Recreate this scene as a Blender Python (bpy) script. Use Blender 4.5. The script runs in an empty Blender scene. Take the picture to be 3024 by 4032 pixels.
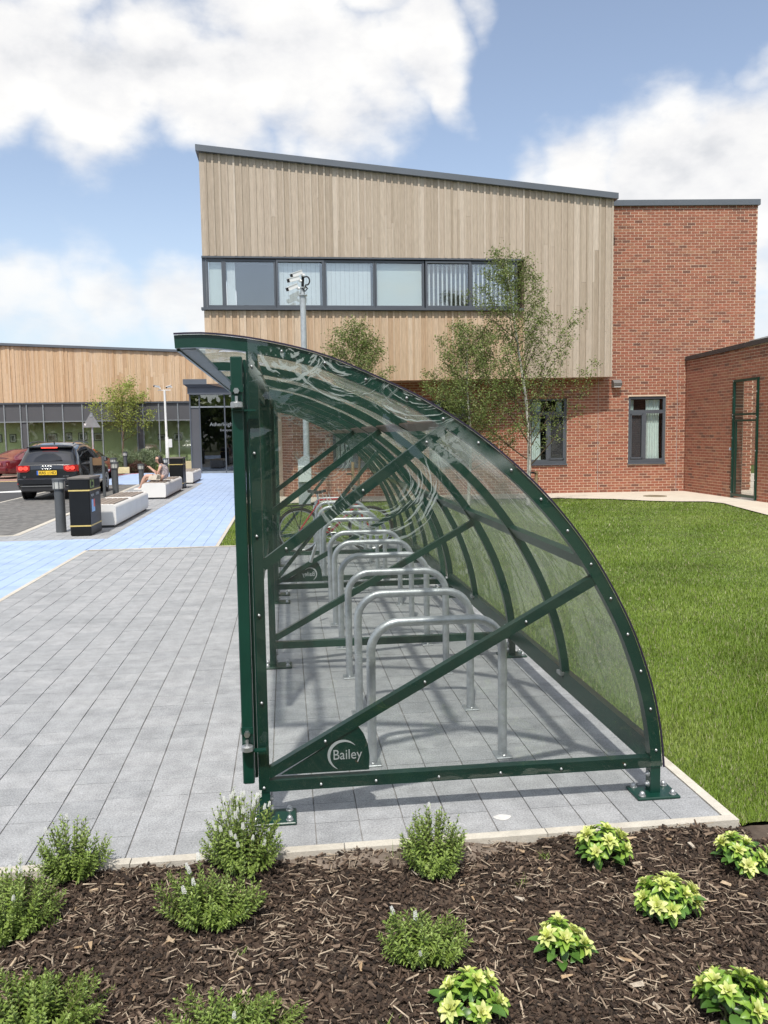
import bpy, bmesh, math, random
import numpy as np
from mathutils import Vector, Matrix
R = math.radians
S = bpy.context.scene
C = S.collection
rng = random.Random(7)
NP = np.random.default_rng(11)

# ---------------------------------------------------------------- camera, world, sun, exposure
cam_d = bpy.data.cameras.new('camera'); cam = bpy.data.objects.new('camera', cam_d); C.objects.link(cam)
_yaw, _pitch, _roll = 0.116695, 0.094473, R(0.85)
_f = Vector((math.sin(_yaw)*math.cos(_pitch), math.cos(_yaw)*math.cos(_pitch), -math.sin(_pitch)))
_r = Vector((math.cos(_yaw), -math.sin(_yaw), 0)); _u = _r.cross(_f)
_r2 = _r*math.cos(_roll) - _u*math.sin(_roll); _u2 = _u*math.cos(_roll) + _r*math.sin(_roll)
cam.matrix_world = Matrix(((_r2.x, _u2.x, -_f.x, 0), (_r2.y, _u2.y, -_f.y, 0), (_r2.z, _u2.z, -_f.z, 1.737), (0, 0, 0, 1)))
cam_d.sensor_fit = 'HORIZONTAL'; cam_d.sensor_width = 36; cam_d.lens = 36*3261/3024
cam_d.clip_start = 0.05; cam_d.clip_end = 3000
S.camera = cam
S.render.engine = 'CYCLES'
S.view_settings.view_transform = 'Standard'; S.view_settings.look = 'None'
S.view_settings.gamma = 1; S.view_settings.use_curve_mapping = False
S.view_settings.exposure = 0.42
S.cycles.use_denoising = True
S.cycles.max_bounces = 8; S.cycles.transparent_max_bounces = 32; S.cycles.sample_clamp_indirect = 6
S.cycles.caustics_reflective = False; S.cycles.caustics_refractive = False

sun_d = bpy.data.lights.new('sun', 'SUN'); sun = bpy.data.objects.new('sun', sun_d); C.objects.link(sun)
sun_d.energy = 3.15; sun_d.angle = R(1.6); sun_d.color = (1.0, 0.955, 0.89)
sun.rotation_euler = Vector((0.13, 0.5, -0.87)).to_track_quat('-Z', 'Y').to_euler()
sun.location = (0, 0, 30)

W = bpy.data.worlds.new('World'); S.world = W; W.use_nodes = True
def world():
    nt = W.node_tree; nt.nodes.clear(); N = nt.nodes.new; L = nt.links.new
    out = N('ShaderNodeOutputWorld'); sky = N('ShaderNodeTexSky'); sky.sky_type = 'NISHITA'; sky.sun_disc = False
    sky.sun_elevation = R(59.3); sky.sun_rotation = R(194.5); sky.air_density = 1.0; sky.dust_density = 1.2; sky.ozone_density = 1.6
    b1 = N('ShaderNodeBackground'); b1.inputs[1].default_value = 0.138
    hs = N('ShaderNodeHueSaturation'); hs.inputs['Saturation'].default_value = .80
    L(sky.outputs[0], hs.inputs['Color']); L(hs.outputs[0], b1.inputs[0])
    tc = N('ShaderNodeTexCoord'); nrm = N('ShaderNodeVectorMath'); nrm.operation = 'NORMALIZE'; L(tc.outputs['Generated'], nrm.inputs[0])
    D = nrm.outputs[0]
    def m(op, a, b=None, c=None):
        n = N('ShaderNodeMath'); n.operation = op
        for i, v in enumerate((a, b, c)):
            if v is None: continue
            if isinstance(v, (int, float)): n.inputs[i].default_value = v
            else: L(v, n.inputs[i])
        return n.outputs[0]
    def noise(scale, det, off=(0, 0, 0), rough=.55, sc=(1, 1, 1.7)):
        mp = N('ShaderNodeMapping'); mp.inputs['Location'].default_value = off; mp.inputs['Scale'].default_value = sc
        L(D, mp.inputs[0]); t = N('ShaderNodeTexNoise'); t.inputs['Scale'].default_value = scale
        t.inputs['Detail'].default_value = det; t.inputs['Roughness'].default_value = rough; L(mp.outputs[0], t.inputs[0])
        return t.outputs[0]
    f1 = noise(7.5, 8); f1b = noise(7.5, 8, (0.01, 0, -0.045)); f2 = noise(2.2, 4, (3, 1, 2)); f3 = noise(26, 5, (1, 5, 2))
    wn = N('ShaderNodeTexNoise'); wn.inputs['Scale'].default_value = 5.5; wn.inputs['Detail'].default_value = 4; L(D, wn.inputs[0])
    wo_ = N('ShaderNodeVectorMath'); wo_.operation = 'MULTIPLY_ADD'; L(wn.outputs['Color'], wo_.inputs[0]); wo_.inputs[1].default_value = (.16, .16, .12); wo_.inputs[2].default_value = (-.08, -.08, -.06)
    wd_ = N('ShaderNodeVectorMath'); wd_.operation = 'ADD'; L(D, wd_.inputs[0]); L(wo_.outputs[0], wd_.inputs[1]); DW = wd_.outputs[0]
    cover = None
    for (x, y, z, r, a) in CLOUDS:
        d = N('ShaderNodeVectorMath'); d.operation = 'DISTANCE'; L(DW, d.inputs[0]); d.inputs[1].default_value = (x, y, z)
        mr = N('ShaderNodeMapRange'); mr.interpolation_type = 'SMOOTHSTEP'
        mr.inputs[1].default_value = r*1.25; mr.inputs[2].default_value = r*0.2; mr.inputs[3].default_value = 0; mr.inputs[4].default_value = a
        L(d.outputs['Value'], mr.inputs[0])
        cover = mr.outputs[0] if cover is None else m('MAXIMUM', cover, mr.outputs[0])
    # the rest of the sky carries the same broken cumulus
    dt = N('ShaderNodeVectorMath'); dt.operation = 'DOT_PRODUCT'; L(D, dt.inputs[0]); dt.inputs[1].default_value = (0.115, 0.975, 0.19)
    outside = N('ShaderNodeMapRange'); outside.interpolation_type = 'SMOOTHSTEP'; L(dt.outputs['Value'], outside.inputs[0])
    outside.inputs[1].default_value = 0.9; outside.inputs[2].default_value = 0.72
    c2 = N('ShaderNodeMapRange'); c2.interpolation_type = 'SMOOTHSTEP'; L(f2, c2.inputs[0]); c2.inputs[1].default_value = .42; c2.inputs[2].default_value = .6
    cover = m('MAXIMUM', cover, m('MULTIPLY', c2.outputs[0], outside.outputs[0]))
    dens = m('ADD', cover, m('ADD', m('MULTIPLY', m('SUBTRACT', f1, .5), 1.45), m('MULTIPLY', m('SUBTRACT', f3, .5), .22)))
    mk = N('ShaderNodeMapRange'); mk.interpolation_type = 'SMOOTHSTEP'; L(dens, mk.inputs[0]); mk.inputs[1].default_value = .26; mk.inputs[2].default_value = .92
    # relief: lit tops, greyer bellies
    rel = m('SUBTRACT', f1, f1b)
    thick = m('MULTIPLY', m('SUBTRACT', dens, .9), -.28)
    sh = m('ADD', m('ADD', m('MULTIPLY', rel, 1.7), thick), m('ADD', .80, m('MULTIPLY', m('SUBTRACT', f2, .5), .5)))
    cr = N('ShaderNodeValToRGB'); L(sh, cr.inputs[0]); e = cr.color_ramp.elements
    e[0].position = .36; e[0].color = (.66, .68, .72, 1); e[1].position = .98; e[1].color = (1, .99, .97, 1)
    q = cr.color_ramp.elements.new(.66); q.color = (.87, .87, .88, 1)
    b2 = N('ShaderNodeBackground'); b2.inputs[1].default_value = 0.79; L(cr.outputs[0], b2.inputs[0])
    mx = N('ShaderNodeMixShader'); L(mk.outputs[0], mx.inputs[0]); L(b1.outputs[0], mx.inputs[1]); L(b2.outputs[0], mx.inputs[2])
    # thin veil of haze low down
    sp = N('ShaderNodeSeparateXYZ'); L(D, sp.inputs[0])
    hz = N('ShaderNodeMapRange'); hz.interpolation_type = 'SMOOTHSTEP'; L(sp.outputs[2], hz.inputs[0]); hz.inputs[1].default_value = .30; hz.inputs[2].default_value = -.02; hz.inputs[4].default_value = .55
    b3 = N('ShaderNodeBackground'); b3.inputs[0].default_value = (.74, .83, .93, 1); b3.inputs[1].default_value = .72
    mx2 = N('ShaderNodeMixShader'); L(hz.outputs[0], mx2.inputs[0]); L(mx.outputs[0], mx2.inputs[1]); L(b3.outputs[0], mx2.inputs[2])
    L(mx2.outputs[0], out.inputs[0])
CLOUDS = [(-0.24, 0.885, 0.4, 0.095, 1), (-0.188, 0.917, 0.353, 0.106, 1), (-0.126, 0.914, 0.386, 0.084, 0.95), (-0.062, 0.928, 0.367, 0.089, 1), (0.012, 0.916, 0.401, 0.106, 1), (0.081, 0.926, 0.37, 0.106, 1), (0.149, 0.911, 0.385, 0.078, 1), (0.18, 0.92, 0.347, 0.05, 0.9), (0.216, 0.886, 0.412, 0.039, 0.75), (-0.169, 0.933, 0.318, 0.034, 0.8), (-0.283, 0.917, 0.282, 0.031, 0.6), (0.268, 0.92, 0.286, 0.061, 0.6), (0.327, 0.906, 0.268, 0.089, 0.95), (0.402, 0.875, 0.27, 0.106, 1), (0.457, 0.842, 0.285, 0.095, 1), (0.5, 0.827, 0.258, 0.095, 1), (0.503, 0.846, 0.178, 0.084, 0.85), (0.514, 0.851, 0.111, 0.073, 0.8), (0.473, 0.804, 0.361, 0.034, 0.6), (0.456, 0.817, 0.352, 0.034, 0.5), (-0.273, 0.951, 0.143, 0.073, 0.8), (-0.208, 0.966, 0.156, 0.073, 0.9), (-0.139, 0.978, 0.158, 0.073, 0.9), (-0.095, 0.986, 0.134, 0.067, 0.9), (-0.142, 0.971, 0.19, 0.034, 0.5), (-0.248, 0.962, 0.115, 0.067, 0.8), (0.523, 0.795, 0.306, 0.067, 0.8), (-0.302, 0.883, 0.358, 0.112, 1), (-0.325, 0.936, 0.131, 0.067, 0.8), (-0.042, 0.886, 0.461, 0.101, 0.9), (0.107, 0.879, 0.465, 0.084, 0.9)]
world()

# ---------------------------------------------------------------- materials
_mats = {}
def mat(name, cols, rough=.6, metal=0, src=None, nscale=6, namt=.15, bump=0, bscale=60, st=(1, 1, 1), coat=0, emit=0, speck=0, spec=.5, stains=None, ndet=5):
    if name in _mats: return _mats[name]
    m_ = bpy.data.materials.new(name); _mats[name] = m_; m_.use_nodes = True
    nt = m_.node_tree; N = nt.nodes.new; L = nt.links.new; P = nt.nodes['Principled BSDF']
    P.inputs['Roughness'].default_value = rough; P.inputs['Metallic'].default_value = metal
    P.inputs['Specular IOR Level'].default_value = spec; P.inputs['Coat Weight'].default_value = coat
    tc = N('ShaderNodeTexCoord'); geo = N('ShaderNodeNewGeometry')
    mp = N('ShaderNodeMapping'); mp.inputs['Scale'].default_value = st; L(geo.outputs['Position'], mp.inputs[0])
    def noise(s, d=5, r=.6):
        t = N('ShaderNodeTexNoise'); t.inputs['Scale'].default_value = s; t.inputs['Detail'].default_value = d; t.inputs['Roughness'].default_value = r
        L(mp.outputs[0], t.inputs[0]); return t.outputs[0]
    if isinstance(cols[0], (int, float)): cols = [cols]
    if src and len(cols) > 1:
        cr = N('ShaderNodeValToRGB'); cr.color_ramp.interpolation = 'LINEAR'
        e = cr.color_ramp.elements; n = len(cols)
        e[0].position = 0; e[0].color = (*cols[0], 1); e[1].position = 1; e[1].color = (*cols[-1], 1)
        for i in range(1, n-1):
            q = e.new(i/(n-1)); q.color = (*cols[i], 1)
        if src == 'obj':
            oi = N('ShaderNodeObjectInfo'); L(oi.outputs['Random'], cr.inputs[0])
        elif src == 'noise':
            nn = noise(nscale*.37, 3); q = N('ShaderNodeMapRange'); q.inputs[1].default_value = .32; q.inputs[2].default_value = .68; L(nn, q.inputs[0]); L(q.outputs[0], cr.inputs[0])
        else:
            at = N('ShaderNodeAttribute'); at.attribute_name = 'rnd'; L(at.outputs['Fac'], cr.inputs[0])
        col = cr.outputs[0]
    else:
        rgb = N('ShaderNodeRGB'); rgb.outputs[0].default_value = (*cols[0], 1); col = rgb.outputs[0]
    def mul(col, fac_out, lo, hi, a=.3, b=.7):
        q = N('ShaderNodeMapRange'); q.inputs[1].default_value = a; q.inputs[2].default_value = b; q.inputs[3].default_value = lo; q.inputs[4].default_value = hi
        L(fac_out, q.inputs[0]); v = N('ShaderNodeVectorMath'); v.operation = 'SCALE'; L(col, v.inputs[0]); L(q.outputs[0], v.inputs['Scale']); return v.outputs[0]
    if namt: col = mul(col, noise(nscale, ndet), 1-namt, 1+namt)
    if speck:
        col = mul(col, noise(120, 3, .85), 1-speck, 1+speck, .34, .66)
    if stains:
        scol, sscale, lo, hi, amt = stains
        mx = N('ShaderNodeMix'); mx.data_type = 'RGBA'; q = N('ShaderNodeMapRange'); q.inputs[1].default_value = lo; q.inputs[2].default_value = hi; q.inputs[4].default_value = amt
        L(noise(sscale, 6), q.inputs[0]); L(q.outputs[0], mx.inputs[0]); L(col, mx.inputs[6]); mx.inputs[7].default_value = (*scol, 1); col = mx.outputs[2]
    L(col, P.inputs['Base Color'])
    if emit:
        L(col, P.inputs['Emission Color']); P.inputs['Emission Strength'].default_value = emit
    if bump:
        bp = N('ShaderNodeBump'); bp.inputs['Strength'].default_value = bump; bp.inputs['Distance'].default_value = .01
        L(noise(bscale, 5), bp.inputs['Height']); L(bp.outputs[0], P.inputs['Normal'])
    return m_
def glass(name, tint=(.8, .86, .84), ior=1.5, rough=.0, wave=0, wscale=2.0, film=0, dirt=0, boost=1.0, painted_refl=False):
    if name in _mats: return _mats[name]
    m_ = bpy.data.materials.new(name); _mats[name] = m_; m_.use_nodes = True
    nt = m_.node_tree; nt.nodes.clear(); N = nt.nodes.new; L = nt.links.new
    out = N('ShaderNodeOutputMaterial'); tr = N('ShaderNodeBsdfTransparent'); tr.inputs[0].default_value = (*tint, 1)
    gl = N('ShaderNodeBsdfGlossy'); gl.inputs['Roughness'].default_value = rough
    f0 = ((ior-1)/(ior+1))**2*boost; lw = N('ShaderNodeLayerWeight'); lw.inputs[0].default_value = .5      # the same from either side of the pane
    pw = N('ShaderNodeMath'); pw.operation = 'POWER'; L(lw.outputs['Facing'], pw.inputs[0]); pw.inputs[1].default_value = 5
    mm = N('ShaderNodeMath'); mm.operation = 'MULTIPLY_ADD'; L(pw.outputs[0], mm.inputs[0]); mm.inputs[1].default_value = 1-f0; mm.inputs[2].default_value = f0; mm.use_clamp = True
    mx = N('ShaderNodeMixShader'); L(mm.outputs[0], mx.inputs[0]); L(tr.outputs[0], mx.inputs[1]); L(gl.outputs[0], mx.inputs[2])
    geo = N('ShaderNodeNewGeometry'); last = mx.outputs[0]
    if wave:
        t = N('ShaderNodeTexNoise'); t.inputs['Scale'].default_value = wscale; t.inputs['Detail'].default_value = 1.5; t.inputs['Distortion'].default_value = .8; L(geo.outputs['Position'], t.inputs[0])
        bp = N('ShaderNodeBump'); bp.inputs['Strength'].default_value = wave; bp.inputs['Distance'].default_value = .05
        L(t.outputs[0], bp.inputs['Height']); L(bp.outputs[0], gl.inputs['Normal'])
    if film:
        df = N('ShaderNodeBsdfDiffuse'); df.inputs[0].default_value = (.42, .44, .40, 1)
        t = N('ShaderNodeTexNoise'); t.inputs['Scale'].default_value = 1.6; t.inputs['Detail'].default_value = 7; t.inputs['Roughness'].default_value = .65; t.inputs['Distortion'].default_value = 1.2
        mp = N('ShaderNodeMapping'); mp.inputs['Scale'].default_value = (1, 1.3, .8); L(geo.outputs['Position'], mp.inputs[0]); L(mp.outputs[0], t.inputs[0])
        q = N('ShaderNodeMapRange'); q.inputs[1].default_value = .35; q.inputs[2].default_value = .7; q.inputs[3].default_value = film*.35; q.inputs[4].default_value = film; L(t.outputs[0], q.inputs[0])
        m2 = N('ShaderNodeMixShader'); L(q.outputs[0], m2.inputs[0]); L(last, m2.inputs[1]); last = m2.outputs[0]
        tl = N('ShaderNodeBsdfTranslucent'); tl.inputs[0].default_value = (.62, .65, .56, 1); m3 = N('ShaderNodeMixShader'); m3.inputs[0].default_value = .62
        L(df.outputs[0], m3.inputs[1]); L(tl.outputs[0], m3.inputs[2]); L(m3.outputs[0], m2.inputs[2])
    if painted_refl:       # swirling reflections painted into the pane as pale streaky arcs
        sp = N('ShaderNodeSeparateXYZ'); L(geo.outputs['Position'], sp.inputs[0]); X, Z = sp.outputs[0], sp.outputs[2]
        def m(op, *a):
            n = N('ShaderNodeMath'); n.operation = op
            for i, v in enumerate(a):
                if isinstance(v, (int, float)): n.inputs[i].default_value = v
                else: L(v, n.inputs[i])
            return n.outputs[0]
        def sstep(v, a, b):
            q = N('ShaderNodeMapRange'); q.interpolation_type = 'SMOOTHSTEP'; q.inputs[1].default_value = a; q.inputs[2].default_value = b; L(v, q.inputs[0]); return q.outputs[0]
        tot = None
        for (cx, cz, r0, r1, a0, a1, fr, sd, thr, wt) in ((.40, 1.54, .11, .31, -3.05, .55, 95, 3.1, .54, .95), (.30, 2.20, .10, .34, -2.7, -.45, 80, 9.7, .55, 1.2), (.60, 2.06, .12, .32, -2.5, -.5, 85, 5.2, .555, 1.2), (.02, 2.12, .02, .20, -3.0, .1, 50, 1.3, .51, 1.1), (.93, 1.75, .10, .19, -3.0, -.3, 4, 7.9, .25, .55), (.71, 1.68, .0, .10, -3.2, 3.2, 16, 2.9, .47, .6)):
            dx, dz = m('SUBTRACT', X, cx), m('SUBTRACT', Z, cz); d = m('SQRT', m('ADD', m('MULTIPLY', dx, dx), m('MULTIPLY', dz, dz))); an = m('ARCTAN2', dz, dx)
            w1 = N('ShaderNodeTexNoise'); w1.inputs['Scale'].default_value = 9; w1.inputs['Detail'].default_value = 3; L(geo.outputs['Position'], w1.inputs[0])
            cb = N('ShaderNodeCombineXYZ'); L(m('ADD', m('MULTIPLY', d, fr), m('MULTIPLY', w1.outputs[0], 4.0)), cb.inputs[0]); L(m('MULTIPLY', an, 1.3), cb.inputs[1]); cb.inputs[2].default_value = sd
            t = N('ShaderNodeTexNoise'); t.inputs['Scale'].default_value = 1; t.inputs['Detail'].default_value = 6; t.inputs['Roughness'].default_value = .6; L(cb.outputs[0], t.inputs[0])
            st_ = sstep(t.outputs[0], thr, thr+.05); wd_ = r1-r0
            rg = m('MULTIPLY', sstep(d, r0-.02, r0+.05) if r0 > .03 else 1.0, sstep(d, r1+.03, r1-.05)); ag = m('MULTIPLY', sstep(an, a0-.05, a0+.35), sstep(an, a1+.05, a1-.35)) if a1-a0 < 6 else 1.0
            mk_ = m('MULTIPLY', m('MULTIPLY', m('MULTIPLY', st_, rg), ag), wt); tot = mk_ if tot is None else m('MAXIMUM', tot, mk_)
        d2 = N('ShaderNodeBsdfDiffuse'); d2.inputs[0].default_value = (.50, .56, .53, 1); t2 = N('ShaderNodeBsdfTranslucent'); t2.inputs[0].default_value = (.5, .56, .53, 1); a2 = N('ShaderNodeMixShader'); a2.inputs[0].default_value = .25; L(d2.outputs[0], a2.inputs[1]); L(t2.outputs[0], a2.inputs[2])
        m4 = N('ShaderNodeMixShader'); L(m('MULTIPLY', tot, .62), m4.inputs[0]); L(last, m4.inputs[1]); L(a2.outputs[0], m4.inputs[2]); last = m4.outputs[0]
    L(last, out.inputs[0]); return m_

PAVE = [(.300, .306, .311), (.322, .328, .333), (.338, .343, .347), (.362, .365, .368), (.312, .318, .323)]
BLUE = [(.335, .435, .625), (.355, .46, .65), (.37, .475, .665), (.385, .485, .66)]
M_pave_o = mat('paver_concrete', PAVE, .85, src='obj', nscale=9, namt=.17, ndet=8, speck=.34, bump=.5, bscale=130, stains=((.50, .50, .49), 3.2, .60, .74, .45))
M_pave_a = mat('paver_concrete_far', PAVE, .85, src='attr', nscale=9, namt=.15, ndet=8, speck=.28, bump=.4, bscale=130, stains=((.22, .225, .23), 1.4, .56, .74, .55))
M_blue_a = mat('paver_blue_coating', BLUE, .8, src='attr', nscale=1.2, namt=.07, speck=.05, bump=.15, bscale=200, stains=((.24, .32, .44), 1.6, .66, .80, .45))
M_joint = mat('joint_sand', (.225, .218, .21), .95, nscale=9, namt=.4)
M_jointb = mat('joint_sand_blue', (.19, .25, .34), .95, nscale=20, namt=.2)
M_kerb = mat('kerb_concrete', [(.50, .46, .39), (.58, .54, .46)], .9, src='obj', nscale=9, namt=.14, speck=.1, bump=.3, bscale=120, stains=((.30, .28, .23), 6, .56, .8, .5))
M_tarmac = mat('asphalt', (.062, .062, .064), .9, nscale=2, namt=.15, speck=.3, bump=.3, bscale=300)
M_layby = mat('layby_setts', [(.13, .128, .122), (.165, .16, .15), (.19, .185, .175)], .9, src='attr', nscale=3, namt=.12, speck=.12)
M_white = mat('road_paint', (.78, .78, .75), .7, nscale=12, namt=.12)
M_pink = mat('pink_setts', (.36, .22, .18), .85, nscale=9, namt=.15)
M_redl = mat('red_paint', (.55, .07, .05), .8, nscale=9, namt=.15)
M_yell = mat('yellow_paint', (.72, .55, .20), .75, nscale=9, namt=.12)
M_green = mat('green_powder_coat', (.0035, .040, .026), .34, nscale=4, namt=.18, coat=.15, bump=.05, bscale=30, stains=((.030, .05, .034), 7, .62, .85, .35))
M_greenr = mat('green_coat_rusting', (.0035, .032, .022), .38, nscale=5, namt=.2, stains=((.17, .055, .015), 17, .70, .74, .8))
M_galv = mat('galvanised_steel', (.44, .46, .47), .42, metal=.65, nscale=16, namt=.20, bump=.12, bscale=60, stains=((.30, .30, .30), 24, .6, .75, .5))
M_galvp = mat('galvanised_post', (.45, .48, .49), .5, metal=.35, nscale=9, namt=.14, bump=.1)
M_zinc = mat('zinc_bolt', (.50, .51, .51), .45, metal=.9, nscale=20, namt=.1)
M_grey = mat('grey_powder_coat', (.085, .095, .11), .45, nscale=2, namt=.08)
M_greyb = mat('grey_fascia', (.115, .13, .15), .45, nscale=1.5, namt=.06)
M_under = mat('grey_gutter', (.20, .25, .31), .5, nscale=5, namt=.08)
M_coping = mat('dark_coping', (.055, .050, .050), .5, nscale=3, namt=.1)
BR = [(.15, .070, .050), (.26, .099, .060), (.30, .109, .065), (.325, .119, .070), (.31, .115, .067), (.335, .158, .092), (.35, .122, .073), (.275, .103, .063), (.33, .117, .070), (.20, .085, .055)]
M_brick_o = mat('brick', BR, .9, src='obj', nscale=22, namt=.16, bump=.3, bscale=120)
M_brick_a = mat('brick_far', BR, .9, src='attr', nscale=22, namt=.16, bump=.3, bscale=120)
M_mortar = mat('mortar', (.68, .52, .39), .95, nscale=8, namt=.10)
M_timb = mat('weathered_larch', [(.36, .29, .215), (.42, .345, .265), (.455, .375, .29), (.50, .42, .33), (.40, .325, .245), (.545, .465, .375), (.44, .36, .278)], .8, src='obj', nscale=5, namt=.14, st=(9, 9, .8), bump=.15, bscale=18)
M_timf = mat('fresh_larch', [(.47, .325, .205), (.53, .385, .255), (.57, .43, .30), (.50, .36, .235), (.60, .47, .34), (.44, .30, .185)], .75, src='obj', nscale=5, namt=.16, st=(9, 9, .8), bump=.15, bscale=18)
M_timo = mat('golden_larch', [(.50, .32, .18), (.58, .395, .235), (.62, .45, .29), (.54, .36, .21), (.66, .49, .33), (.46, .29, .165)], .75, src='obj', nscale=5, namt=.14, st=(9, 9, .8))
M_tdark = mat('timber_backing', (.10, .07, .045), .9, nscale=5, namt=.2)
M_soffit = mat('timber_soffit', (.30, .19, .12), .8, nscale=5, namt=.2, st=(9, .8, 9))
M_black = mat('black_paint', (.008, .0085, .0085), .42, nscale=4, namt=.2, spec=.3)
M_gold = mat('gold_band', (.62, .47, .16), .45, nscale=6, namt=.1)
M_bench = mat('white_cast_concrete', (.74, .72, .68), .75, nscale=2.5, namt=.05, bump=.1, stains=((.50, .47, .42), 4, .62, .85, .3))
M_slat = mat('grey_oak_slat', [(.20, .165, .135), (.27, .22, .18), (.235, .195, .16)], .8, src='obj', nscale=6, namt=.2, st=(9, 1, 9))
M_post = mat('bollard_grey', (.085, .092, .098), .5, nscale=4, namt=.1)
M_steel = mat('brushed_steel', (.55, .56, .56), .3, metal=.9, nscale=9, namt=.1)
M_soil = mat('soil', [(.045, .030, .020), (.07, .048, .033), (.10, .075, .055)], .97, src='noise', nscale=14, namt=.35, bump=.8, bscale=45)
M_lawn = mat('lawn_base', [(.060, .075, .018), (.085, .12, .022), (.075, .12, .02)], .95, src='noise', nscale=5, namt=.25, bump=.5, bscale=60)
M_path = mat('pale_path', (.60, .545, .45), .9, nscale=3, namt=.09, speck=.1)
M_land = mat('outer_ground', [(.10, .12, .05), (.13, .13, .09)], .95, src='noise', nscale=.3, namt=.2)
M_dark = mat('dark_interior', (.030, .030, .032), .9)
M_room = mat('interior_wall', (.10, .10, .10), .9)
M_greenw = mat('green_interior_wall', (.52, .58, .34), .9, nscale=.5, namt=.1)
M_curt = mat('mint_curtain', (.80, .88, .83), .85, nscale=14, namt=.07)
M_blind = mat('white_blind', (.86, .90, .89), .8, nscale=6, namt=.03)
M_blindf = mat('frosted_panel', (.72, .80, .75), .7, nscale=2, namt=.03)
M_rub = mat('black_rubber', (.013, .013, .014), .8, nscale=20, namt=.2)
M_whitep = mat('white_plastic', (.80, .80, .78), .35, nscale=6, namt=.04)
M_cab = mat('cabinet_paint', (.62, .66, .62), .5, nscale=6, namt=.06)
G_win = glass('window_glass', (.95, .97, .97), 1.5, boost=4.5)
G_dark = glass('dark_window_glass', (.90, .92, .92), 1.45, boost=1.3)
G_far = glass('tinted_glass', (.94, .97, .92), 1.5, boost=1.3)
G_porch = glass('porch_glass', (.62, .66, .68), 1.5, boost=2.0)
G_panel = glass('clear_polycarbonate', (.93, .95, .94), 1.6, wave=.6, wscale=2.6, film=.035, boost=1.3, painted_refl=True)
G_roof = glass('weathered_polycarbonate', (.90, .92, .90), 1.55, wave=.35, wscale=4, film=.36, boost=1.2)

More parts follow.
